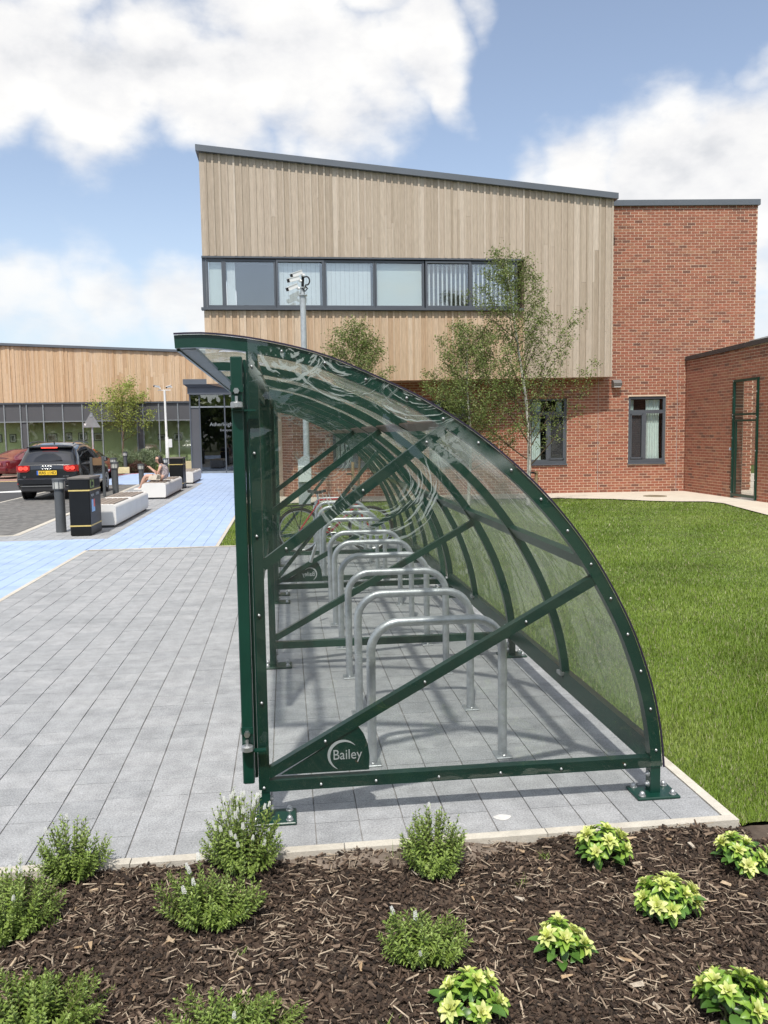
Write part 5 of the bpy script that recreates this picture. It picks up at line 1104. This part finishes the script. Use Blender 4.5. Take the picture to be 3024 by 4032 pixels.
def tree(name, x, y, z0, H, label, limbs, lmat, leafn, leafs, trunk_r, bark, lean=(0, 0), group=None, twigl=.55, seed=1):
    r_ = random.Random(seed); t = empty(name, (x, y, z0), label, 'tree', group)
    tp = []
    for k in range(13):
        u = k/12; tp.append(Vector((x+lean[0]*u*u+.03*math.sin(u*9+seed), y+lean[1]*u+.02*math.cos(u*7), z0+H*u)))
    MB().tube(tp, [trunk_r*(1-.9*k/12)+.003 for k in range(13)], 10).build('trunk', bark, t, smooth=True)
    br = MB(); LP = []; LD = []
    def at_(u): f = u*12; i = min(11, int(f)); return tp[i].lerp(tp[i+1], f-i)
    for (u, az, ln, el, dens) in limbs:
        p = at_(u); d = Vector((math.cos(az)*math.cos(el), math.sin(az)*math.cos(el), math.sin(el))); pts = [p.copy()]; n = 9
        for k in range(n):
            d = (d+Vector((r_.gauss(0, .07), r_.gauss(0, .07), .05+r_.gauss(0, .05)))).normalized(); pts.append(pts[-1]+d*ln/n)
        rb = trunk_r*.38*(1-u*.6); br.tube(pts, [max(.0022, rb*(1-k/n)) for k in range(n+1)], 5)
        for k in range(2, n+1):
            for q in range(int(3*dens)+(r_.random() < (3*dens) % 1)):
                a = r_.uniform(0, 6.28); td = (d*.7+Vector((math.cos(a), math.sin(a), r_.uniform(-.5, .7)))*.9).normalized(); tl = twigl*r_.uniform(.35, 1)*(1.15-k/n*.6); pp = pts[k].copy(); tw = [pp.copy()]
                for j in range(4):
                    td = (td+Vector((0, 0, -.06+r_.gauss(0, .08)))).normalized(); pp = pp+td*tl/4; tw.append(pp.copy())
                    for m_ in range(leafn): LP.append(pp+Vector([r_.gauss(0, .050*leafs/.04) for _ in range(3)])); LD.append(Vector((td.x+r_.gauss(0, .8), td.y+r_.gauss(0, .8), td.z-.5+r_.gauss(0, .6))))
                br.tube(tw, [.0035, .003, .0026, .002, .0015], 3, cap=False)
    br.build('limbs', M_twig, t, fixn=False)
    P = np.array([tuple(p) for p in LP]); D = np.array([tuple(p) for p in LD]); N_ = NP.normal(size=P.shape); n = len(P)
    V, F = leaf_quads(P, D, N_, leafs*NP.uniform(.7, 1.3, n), leafs*.75*NP.uniform(.7, 1.3, n), two=False)
    cr = np_mesh('crown', V, F, lmat, t, NP.random(n)); cr['kind'] = 'stuff'; return t
def limbset(n, u0, u1, lfun, el0, el1, dens, seed, azb=None):
    r_ = random.Random(seed); out = []
    for k in range(n):
        u = u0+(u1-u0)*k/(n-1); az = k*2.4+r_.uniform(-.4, .4); out.append((u, az, lfun(u)*r_.uniform(.8, 1.15), R(r_.uniform(el0, el1)), dens))
    return out
tree('birch_tree', 5.70, 19.0, 0, 5.75, 'tallest slender white barked birch, in front of the brick and timber', limbset(34, .16, .93, lambda u: 2.6*(1-u)**.85+.28, 28, 58, 1.0, 3), L_birch, 4, .044, .052, M_bark, (-.62, 0), 'young birch trees before the clinic', seed=5)
tree('birch_tree', 4.35, 19.4, 0, 4.1, 'middle birch, its bushy crown just left of the tallest birch', limbset(36, .20, .92, lambda u: 2.05*(1-u)**.7+.3, 14, 54, 1.1, 9), L_birch, 4, .043, .040, M_bark, (-.05, 0), 'young birch trees before the clinic', seed=11)
tree('birch_tree', 1.78, 20.3, 0, 4.15, 'smallest birch, leftmost, its crown rising over the shelter roof', limbset(30, .35, .95, lambda u: 1.45*(1-u)**.55+.22, 20, 58, 1.0, 21), L_birch, 4, .043, .035, M_barkb, (-.02, 0), 'young birch trees before the clinic', seed=17)
for (x, y, lab) in ((5.86, 19.0, 'timber stake tied to the tallest birch'), (1.62, 20.25, 'timber stake beside the smallest birch, seen through the shelter')):
    st_ = empty('tree_stake', (x, y, 0), lab, 'stake'); MB().tube([(x, y, 0), (x, y, .80 if x > 3 else 1.05)], .038, 10).build('stake', mat('stake_wood', (.30, .21, .11), .9, nscale=9, namt=.2), st_); MB().tube([(x-.02, y-.045, .75), (x+.02, y+.045, .77), (x-.14, y+.05, .77), (x-.16, y-.05, .76)], .014, 6, closed=True).build('tie', M_rub, st_)
tree('small_tree', -8.06, 42.6, .1, 4.0, 'small yellow green spreading tree before the glazed wall', limbset(20, .36, .95, lambda u: 2.15*(1-u)**.45+.35, 4, 42, 1.0, 33), L_acer, 2, .085, .055, M_barkb, (.15, 0), seed=23, twigl=.7)
def bush(name, x, y, z0, rx, ry, rz, n, ls, lmat, label, cat='shrub', group=None, seed=3):
    r_ = np.random.default_rng(seed); t = empty(name, (x, y, z0), label, cat, group)
    d = r_.normal(size=(n, 3)); d /= np.linalg.norm(d, axis=1)[:, None]; d[:, 2] = abs(d[:, 2])*1.0-.1; rad = r_.uniform(.5, 1.0, n)**.5
    lump = 1+.16*np.sin(d[:, 0]*7+seed)*np.cos(d[:, 1]*6)+.1*np.sin(d[:, 2]*9+d[:, 0]*5)
    P = np.array([x, y, z0+.02])+d*np.array([rx, ry, rz])*(rad*lump)[:, None]; P[:, 2] = np.maximum(P[:, 2], z0); D = d+r_.normal(size=(n, 3))*.6+np.array([0, 0, .5])
    V, F = leaf_quads(P, D, r_.normal(size=(n, 3)), ls*r_.uniform(.7, 1.3, n), ls*.4*r_.uniform(.7, 1.3, n), two=False); c = np_mesh('foliage', V, F, lmat, t, r_.random(n)); c['kind'] = 'stuff'
    s = MB()
    for k in range(7): a = k*.9; s.tube([(x, y, z0-.01), (x+math.cos(a)*rx*.5, y+math.sin(a)*ry*.5, z0+rz*.6)], .012, 5)
    s.build('stem', M_barkb, t); return t
HG = [(-8.6, 42.5, .75, .75, .85, 'silver green shrub under the left side of the small tree'), (-7.75, 42.3, .62, .6, .95, 'silver green shrub just right of the small tree trunk'), (-7.0, 42.4, .66, .6, 1.0, 'silver green shrub in the middle of the planting strip'), (-6.45, 42.5, .5, .5, .9, 'silver green shrub at the right end, beside the white pole')]
for k, (x, y, a, b_, c, lab) in enumerate(HG): bush('shrub', x, y, .12, a, b_, c, 2600, .10, L_sil, lab, 'shrub', 'shrubs before the glazed wall', seed=40+k)
bush('shrub', -7.25, 41.75, .05, .5, .35, .5, 1100, .09, L_dred, 'low bronze purple shrub in front of the silver ones', seed=51); bush('shrub', -6.05, 42.0, .05, .3, .3, .42, 700, .08, L_acer, 'small bright green shrub at the foot of the white pole', seed=52)
MB().box(-8.9, -7.55, 41.35, 41.6, 0, .30).build('planter_kerb', mat('cream_kerb', (.74, .64, .38), .85)); tag(bpy.data.objects['planter_kerb'], 'cream yellow low kerb block below the silver shrubs', 'kerb')

# white flowered hebe bushes in the bark bed
me_sp = bpy.data.meshes.new('flower_spike'); fb = MB()
for k in range(46):
    t = k/45; a = k*2.4; r_ = .0085*(1-.4*t); z = t*.034; c = Vector((math.cos(a)*r_, math.sin(a)*r_, z)); s_ = .0034*(1-.35*t)
    fb.add([c+Vector((s_, 0, 0)), c+Vector((-s_*.5, s_*.87, 0)), c+Vector((-s_*.5, -s_*.87, 0)), c+Vector((0, 0, s_*1.2)), c-Vector((0, 0, s_))], [(0, 1, 3), (1, 2, 3), (2, 0, 3), (1, 0, 4), (2, 1, 4), (0, 2, 4)])
me_sp.from_pydata([tuple(v) for v in fb.v], [], fb.f); me_sp.materials.append(mat('white_flower', (.82, .82, .78), .7, nscale=200, namt=.06))
def hebe(x, y, w, h, nf, label, seed, dens=1.0, lob=1):
    r_ = random.Random(seed); z0 = -.035; t = empty('hebe_bush', (x, y, z0), label, 'bush', 'green hebe bushes in the bark bed'); st = MB(); P = []; D = []; Nn = []; Ls = []; tips = []
    ns = int(150*dens*(w/.33)*r_.uniform(.85, 1.05)); 
    for k in range(ns):
        a = r_.uniform(0, 6.283); ph = R(112)*r_.random()**.62; q = math.sin(min(ph, R(90))); cxo = 0
        if lob > 1: cxo = (r_.randrange(lob)-(lob-1)/2)*w*.34
        rr_ = w*.5*q*(.75 if lob > 1 else 1)*r_.uniform(.8, 1.12)*(1+.14*math.sin(a*2+seed*1.7)); hh = h*(.50+.50*math.cos(ph))*r_.uniform(.84, 1.05)*(1+.10*math.sin(a*3+seed))*(.85 if lob > 1 and cxo > 0 else 1)
        tip = Vector((x+cxo+math.cos(a)*rr_, y+math.sin(a)*rr_*.85, z0+hh)); base = Vector((x+cxo*.5+math.cos(a)*rr_*.12, y+math.sin(a)*rr_*.12, z0))
        mid = base.lerp(tip, .5)+Vector((math.cos(a), math.sin(a), 0))*rr_*.18; pts = []
        for j in range(7):
            u = j/6; pts.append(base*(1-u)**2+mid*2*u*(1-u)+tip*u*u)
        st.tube(pts[::2], [.0022, .0018, .0014, .001], 3, cap=False); npair = 13
        for j in range(npair):
            u = .30+.70*j/(npair-1); p = base*(1-u)**2+mid*2*u*(1-u)+tip*u*u; tg = ((mid-base)*(1-u)+(tip-mid)*u).normalized(); s_ = tg.cross(Vector((math.cos(j*1.57+k), math.sin(j*1.57+k), .2))).normalized()
            for sg_ in (-1, 1):
                up = .35+.9*(j/(npair-1))**2; P.append(p); d_ = (s_*sg_+tg*up+Vector((r_.gauss(0, .12), r_.gauss(0, .12), r_.gauss(0, .12)))).normalized(); D.append(d_); Nn.append((tg*1.0-s_*sg_*.3)); Ls.append(.0235*r_.uniform(.75, 1.2)*(1-.35*(j/(npair-1))**3))
        tips.append((tip, tg, q))
    st.build('stem', M_stem, t, fixn=False); n = len(P); Ls = np.array(Ls)
    V, F = leaf_quads(np.array([tuple(p) for p in P]), np.array([tuple(p) for p in D]), np.array([tuple(p) for p in Nn]), Ls, Ls*.44, .12); rn_ = NP.random(n); c = np_mesh('foliage', V, F, L_hebe, t, np.concatenate([rn_, rn_])); c['kind'] = 'stuff'
    tips.sort(key=lambda e: -e[0].z*.8+r_.uniform(0, .13)+(e[0].y-y)*.45)
    for tip, tg, q in tips[:nf]:
        o = bpy.data.objects.new('flower_spike', me_sp); C.objects.link(o); o.parent = t; o.location = tip-wl(t); o.rotation_euler = tg.to_track_quat('Z', 'Y').to_euler(); s_ = r_.uniform(.55, .85); o.scale = (s_, s_, s_)
    return t
hebe(-.895, 3.31, .25, .25, 2, 'rounded hebe bush with hardly any flowers at the left of the pale kerb', 1); hebe(-.215, 3.28, .32, .31, 26, 'hebe bush covered in white flower spikes by the foot of the shelter post', 2, 1.0)
hebe(.55, 3.16, .28, .26, 1, 'compact flowerless hebe bush in the middle of the kerb', 3, 1.1); hebe(-1.02, 2.95, .32, .25, 5, 'hebe bush cut by the left edge, a few white spikes on top', 4, 1.1)
hebe(-.32, 2.92, .34, .22, 5, 'wide two lobed hebe bush with white spikes on its left lobe', 5, 1.0, 2); hebe(.42, 2.60, .29, .18, 3, 'low spreading hebe bush with three white spikes, before the middle one', 6, .9, 2)
hebe(-.80, 2.44, .42, .17, 0, 'flowerless hebe bush in the bottom left corner', 7, 1.0, 2); hebe(-.21, 2.30, .36, .16, 1, 'hebe bush cut by the bottom edge with one white spike', 8, .9, 2)

# yellow tipped evergreen plants made of single leaves
def leaf_mesh(name, m_, L_=.042, W_=.0205, cup=.008):
    me = bpy.data.meshes.new(name); v = []; f = []; n = 7
    for k in range(n):
        u = k/(n-1); w_ = W_*.5*(math.sin(math.pi*min(1, (.06+.94*u)**.85))**.8); w_ += (.0012 if k % 2 and 1 < k < 6 else 0); y = L_*u; z = .010*math.sin(u*2.4)-.006*u
        v += [(-w_, y, z+cup*(w_/W_)*.9), (0, y, z-.0015), (w_, y, z+cup*(w_/W_)*.9)]
    for k in range(n-1): f += [(3*k, 3*k+1, 3*k+4, 3*k+3), (3*k+1, 3*k+2, 3*k+5, 3*k+4)]
    me.from_pydata(v, [], f); me.shade_smooth(); me.materials.append(m_); return me
def objleaf(name, cols):
    m_ = mat(name, cols, .38, src='obj', nscale=40, namt=.10); nt = m_.node_tree; P = nt.nodes['Principled BSDF']; tl = nt.nodes.new('ShaderNodeBsdfTranslucent'); mx = nt.nodes.new('ShaderNodeMixShader'); mx.inputs[0].default_value = .2
    nt.links.new(P.inputs['Base Color'].links[0].from_socket, tl.inputs[0]); nt.links.new(P.outputs[0], mx.inputs[1]); nt.links.new(tl.outputs[0], mx.inputs[2]); nt.links.new(mx.outputs[0], nt.nodes['Material Output'].inputs[0]); return m_
ly = leaf_mesh('pale_leaf', objleaf('yellow_leaf', [(.50, .58, .12), (.64, .68, .22), (.74, .75, .34), (.42, .54, .10)])); lm = leaf_mesh('green_leaf', objleaf('mid_green_leaf', [(.18, .32, .045), (.26, .42, .06), (.34, .48, .08)])); ld = leaf_mesh('dark_leaf', objleaf('dark_green_leaf', [(.055, .13, .02), (.09, .19, .035), (.12, .24, .05)]), .055, .028, .006)
def pieris(x, y, w, h, label, seed, nros=11):
    r_ = random.Random(seed); z0 = -.035; t = empty('evergreen_plant', (x, y, z0), label, 'plant', 'yellow tipped evergreens in the bark bed'); st = MB()
    spots = []
    tries = 0
    while len(spots) < nros and tries < 400:
        tries += 1; a = r_.uniform(0, 6.283); q = r_.random()**.5; p = (math.cos(a)*w*.42*q, math.sin(a)*w*.36*q)
        if all((p[0]-s[0])**2+(p[1]-s[1])**2 > (.042)**2 for s in spots): spots.append(p)
    for (px, py) in spots:
        q = math.hypot(px/(w*.42), py/(w*.36)); zc = h*(1-.5*q*q)*r_.uniform(.8, 1.02); c = Vector((x+px, y+py, z0+zc)); ax = Vector((px*2.4/w, py*2.4/w-.15, 1.0)).normalized()
        st.tube([(x+px*.3, y+py*.3, z0), tuple(c.lerp(Vector((x, y, z0)), .35)), tuple(c)], [.003, .0025, .002], 4, cap=False); e1 = ax.orthogonal().normalized(); e2 = ax.cross(e1)
        for ring, (nl, el, me, sc_, dz) in enumerate(((4, 62, ly, .62, .004), (6, 38, ly, .85, .001), (7, 16, ly if r_.random() < .5 else lm, 1.0, -.003), (6, -4, lm, 1.05, -.012), (4, -22, ld, .95, -.026))):
            for k in range(nl):
                a = 2*math.pi*k/nl+ring*.5+r_.uniform(-.2, .2); e = R(el+r_.uniform(-8, 8)); d = (e1*math.cos(a)+e2*math.sin(a))*math.cos(e)+ax*math.sin(e); nrm = ((e1*math.cos(a)+e2*math.sin(a))*-math.sin(e)+ax*math.cos(e)); s_ = nrm.cross(d)*-1
                o = bpy.data.objects.new('leaf', me); C.objects.link(o); o.parent = t; sc = sc_*r_.uniform(.82, 1.18); Mx = Matrix((( -s_.x, d.x, nrm.x), (-s_.y, d.y, nrm.y), (-s_.z, d.z, nrm.z)))
                o.matrix_local = Matrix.Translation(c+ax*dz-wl(t)) @ Mx.to_4x4() @ Matrix.Scale(sc, 4)
    for k in range(14):
        a = r_.uniform(0, 6.283); rr_ = w*.30*r_.uniform(.5, 1.1); c = Vector((x+math.cos(a)*rr_, y+math.sin(a)*rr_, z0+h*r_.uniform(.25, .55))); d = Vector((math.cos(a), math.sin(a), r_.uniform(-.25, .25))).normalized(); s_ = d.cross(Vector((0, 0, 1))).normalized(); nrm = s_.cross(d)
        o = bpy.data.objects.new('leaf', ld); C.objects.link(o); o.parent = t; Mx = Matrix(((s_.x, d.x, nrm.x), (s_.y, d.y, nrm.y), (s_.z, d.z, nrm.z))); o.matrix_local = Matrix.Translation(c-wl(t)) @ Mx.to_4x4() @ Matrix.Scale(r_.uniform(.9, 1.3), 4)
    st.build('stem', M_stem, t, fixn=False); return t
pieris(1.25, 3.12, .24, .16, 'yellow tipped evergreen nearest the pale kerb, under the shelter\'s right foot', 1, 10); pieris(1.79, 3.03, .26, .11, 'yellow tipped evergreen cut by the right edge, farther back', 2, 7); pieris(1.33, 2.72, .25, .17, 'largest yellow tipped evergreen, right of centre in the bark', 3, 12)
pieris(.87, 2.54, .21, .13, 'low yellow tipped evergreen between the largest one and the bottom one', 4, 7); pieris(.50, 2.31, .23, .14, 'yellow tipped evergreen at the bottom, right of the low hebe bush', 5, 9); pieris(1.29, 2.20, .25, .14, 'yellow tipped evergreen in the bottom right corner', 6, 9)

# ---------------------------------------------------------------- bark mulch bed
nx, ny = 300, 120; X = np.linspace(-9, 9, nx); Yv = np.linspace(.2, 3.33, ny); gx, gy = np.meshgrid(X, Yv)
edge = np.clip((3.33-gy)/.35, 0, 1)
def bedz(x, y): return -.034+.016*np.clip((y-3.12)/.2, 0, 1)+.012*np.sin(x*5.1+y*2)*np.cos(y*6.3-x)+.008*np.sin(x*13+y*9)+.006*np.sin(x*29-y*17)-.0*y
Vb = np.stack([gx, gy, bedz(gx, gy)], -1).reshape(-1, 3); ii = np.arange(nx*ny).reshape(ny, nx); Fb = np.stack([ii[:-1, :-1], ii[:-1, 1:], ii[1:, 1:], ii[1:, :-1]], -1).reshape(-1, 4)
bed = np_mesh('planting_bed', Vb, Fb, M_soil, smooth=True); bed['kind'] = 'structure'
def chips(n, lmin, lmax, wr, name, cols, rough=.9, zoff=.0, sharp=1.0, seed=0, tmax=.5, xr=None):
    g = np.random.default_rng(seed); y = 1.75+(3.33-1.75)*g.random(n)**.9; x = g.uniform(-1, 1, n)*(.62*y)+.10*y+.15 if xr is None else g.uniform(*xr, n); k = x < 5; x, y = x[k], y[k]
    k = ~((y > 3.315) | ((x > 1.96) & (y > 3.26+.05*np.sin(x*9)))); x, y = x[k], y[k]
    if lmin > .008: k = g.random(len(x)) < .55+.45*np.sin(x*6.3+y*3+seed)*np.cos(y*7.7-x*2); x, y = x[k], y[k]
    n = len(x); L_ = np.exp(g.uniform(np.log(lmin), np.log(lmax), n)); W_ = L_*g.uniform(*wr, n); T = np.minimum(W_*.5, .006)*g.uniform(.4, 1, n)+.0012
    az = g.uniform(0, np.pi*2, n); tilt = g.normal(0, .32*tmax/.5, n); roll = g.normal(0, .6, n)
    d = np.stack([np.cos(az)*np.cos(tilt), np.sin(az)*np.cos(tilt), np.sin(tilt)], 1); up = np.array([0, 0, 1.])+0*d; s_ = np.cross(d, up); s_ /= np.linalg.norm(s_, axis=1)[:, None]; u = np.cross(s_, d); s2 = s_*np.cos(roll)[:, None]+u*np.sin(roll)[:, None]; u2 = np.cross(s2, d)
    c = np.stack([x, y, bedz(x, y)+zoff+g.uniform(0, .016, n)], 1); L2 = (L_/2)[:, None]; W2 = (W_/2)[:, None]; T2 = (T/2)[:, None]
    tp = g.uniform(.25, 1, n)[:, None]; sk = g.normal(0, .35, n)[:, None]*W2; vs = []
    for sx in (-1, 1):
        for sy in (-1, 1):
            for sz in (-1, 1): vs.append(c+d*L2*sx*(1+.15*sy*g.uniform(-1, 1, n)[:, None])+s2*(W2*sy*(tp if sx > 0 else 1)+(sk if sx > 0 else 0))+u2*T2*sz)
    V = np.stack(vs, 1).reshape(-1, 3); f = np.array([(0, 1, 3, 2), (4, 6, 7, 5), (0, 4, 5, 1), (2, 3, 7, 6), (1, 5, 7, 3), (0, 2, 6, 4)]); F = (f[None]+np.arange(n)[:, None, None]*8).reshape(-1, 4)
    o = np_mesh(name, V, F, mat(name+'_colour', cols, rough, src='attr', nscale=70, namt=.25, bump=.4, bscale=300), bed, np.repeat(g.random(n), 6)); o['kind'] = 'stuff'; return o
DK = [(.014, .009, .006), (.026, .016, .010), (.040, .024, .015), (.062, .038, .024), (.10, .064, .042), (.034, .021, .014), (.17, .12, .082)]
chips(52000, .005, .022, (.3, .9), 'bark_mulch', DK, seed=1); chips(16000, .014, .045, (.10, .36), 'bark_chips', DK[1:]+[(.24, .17, .12)], seed=2, zoff=.006); chips(8600, .010, .055, (.035, .12), 'pale_wood_slivers', [(.25, .18, .125), (.36, .28, .20), (.50, .41, .30), (.32, .24, .17)], seed=3, zoff=.014, tmax=.3)
chips(22000, .008, .03, (.3, .9), 'outer_bark_mulch', DK, seed=8, xr=(-5, -1.5)); chips(3500, .014, .06, (.05, .2), 'outer_wood_slivers', [(.25, .18, .125), (.36, .28, .20), (.50, .41, .30)], seed=9, zoff=.012, tmax=.3, xr=(-5, -1.5))
chips(260, .02, .045, (.22, .42), 'pale_wood_chips', [(.36, .24, .13), (.50, .38, .25), (.46, .40, .32)], seed=4, zoff=.016, tmax=.25)
P_ = []; g = np.random.default_rng(77); rows = []
for i in range(25):
    t_ = i/24; rows.append([(-.1+t_*1.15, 3.322-.16*math.sin(math.pi*t_)*u, float(bedz(-.1+t_*1.15, 3.322-.16*math.sin(math.pi*t_)*u))+.012*math.sin(math.pi*u)**.5*math.sin(math.pi*t_)+.006) for u in np.linspace(0, 1, 7)])
sp_ = MB().grid(rows).build('sandy_soil', mat('sandy_soil', [(.13, .10, .075), (.19, .15, .115), (.24, .19, .15)], .95, src='noise', nscale=18, namt=.35, bump=.9, bscale=50), bed, smooth=True, fixn=False); sp_['kind'] = 'stuff'
# ---------------------------------------------------------------- lawn blades
def blades(n, fun, h0, h1, cols, name, seed, wmul=1.0, ymin=3.3, ymax=21.3, pw=1.0):
    g = np.random.default_rng(seed); u = g.random(n); y = ymin*(ymax/ymin)**(u**pw); x = g.uniform(-.36*y-.2, .62*y+.3)
    k = fun(x, y); x, y = x[k], y[k]; n = len(x); h = g.uniform(h0, h1, n)*(1+.35*np.sin(x*2.1+y)*np.sin(y*1.7-x*.8)); w_ = (.0016+.00055*y)*wmul*g.uniform(.7, 1.3, n)
    az = g.uniform(0, 6.283, n); ln = g.uniform(.1, .75, n)*h; b = np.stack([x, y, np.full(n, -.022)], 1); s_ = np.stack([np.cos(az), np.sin(az), 0*az], 1); l_ = np.stack([-np.sin(az)*ln, np.cos(az)*ln, h], 1)
    az2 = az+g.normal(0, .5, n); V = np.stack([b-s_*w_[:, None], b+s_*w_[:, None], b+l_], 1).reshape(-1, 3); F = np.arange(3*n).reshape(n, 3)
    patch = .5+.3*np.sin(x*.9+y*.6+1)*np.cos(y*.8-x*.3)+.22*np.sin(x*3.1-y*2.3+np.sin(x*2))+.14*np.sin(y*5+x*2.3); r_ = np.clip(.62*patch+.42*g.random(n)-.03, 0, 1)
    return np_mesh(name, V, F, leafmat(name+'_colour', cols, .3), bpy.data.objects['lawn'], r_, kind='stuff')
PX = np.array([-2, 3, 5.5, 7, 8.2, 8.8, 9.4, 10.0, 10.3]); PY = np.array([21.3, 21.15, 21.0, 20.75, 20.1, 19.35, 18.95, 18.75, 18.4])
def inlawn(x, y):
    return (((x > 1.966) & (y > 3.30+.03*np.sin(x*7)+.02*np.sin(x*19))) | ((x > -1.085) & (y > 13.26))) & (y < np.interp(x, PX, PY)) & (x < np.interp(y, [3, 8, 12, 15.5, 17.2, 18.2, 30], [8.8, 8.9, 9.1, 9.55, 9.9, 10.12, 10.12]))
GC = [(.125, .185, .020), (.165, .25, .028), (.20, .30, .035), (.235, .335, .044), (.28, .37, .068), (.36, .42, .12)]
blades(620000, inlawn, .015, .036, GC, 'grass', 1, .62)
blades(42000, inlawn, .015, .040, [(.30, .28, .13), (.38, .36, .2), (.26, .30, .12)], 'dry_grass', 2, .8, pw=1.2)
# tufts and weeds along the bed
wd = []
for k, (x, y, n, h) in enumerate(((1.02, 3.19, 26, .06), (.40, 3.22, 16, .10), (.88, 3.0, 18, .05), (1.33, 2.40, 22, .05), (-.20, 2.72, 10, .04), (.25, 2.30, 14, .05))):
    t = empty('grass_tuft', (x, y, -.045), ['thin weed tuft left of the evergreen nearest the kerb', 'taller pale weed between the flowered and compact hebe bushes', 'little green seedlings behind the largest evergreen', 'wispy grass in front of the largest evergreen', 'tiny green seedling before the two lobed hebe bush', 'wiry weed left of the bottom evergreen'][k], 'weed')
    g = np.random.default_rng(60+k); P = np.stack([x+g.normal(0, .012, n), y+g.normal(0, .012, n), np.full(n, -.045)], 1); D = np.stack([g.normal(0, .5, n), g.normal(0, .5, n), np.ones(n)], 1)
    V, F = leaf_quads(P, D, g.normal(size=(n, 3)), h*g.uniform(.5, 1.2, n), np.full(n, .0035), .05, False); o = np_mesh('blades', V, F, L_hebe, t, g.random(n)); o['kind'] = 'stuff'
# shelter belt behind the viewer, seen only mirrored in the panels
g = np.random.default_rng(5); n = 9000; a = g.uniform(-45, 45, n); P = np.stack([a, -26+g.normal(0, 1.5, n), (6.5+2.2*np.sin(a*.35)+1.4*np.sin(a*.9+1))*g.random(n)**.6], 1)
V, F = leaf_quads(P, g.normal(size=(n, 3)), g.normal(size=(n, 3)), g.uniform(.6, 1.3, n), g.uniform(.5, 1.1, n), two=False)
tag(np_mesh('treeline', V, F, L_birch, None, g.random(n)), 'belt of trees across the car park, mirrored faintly in the clear panels', 'trees', kind='stuff')

pts = [(.93+.040*math.cos(a)*(1+.10*math.sin(a*3)), 3.51+.026*math.sin(a)*(1+.1*math.cos(a*4))) for a in np.linspace(0, 6.28, 22)[:-1]]
sp2 = MB().prism(pts, 'z', .0015, .0045).build('mortar_splash', mat('dried_mortar', (.62, .61, .58), .9, nscale=30, namt=.1)); tag(sp2, 'small white splash of dried mortar on the grey paving before the shelter', 'splash')
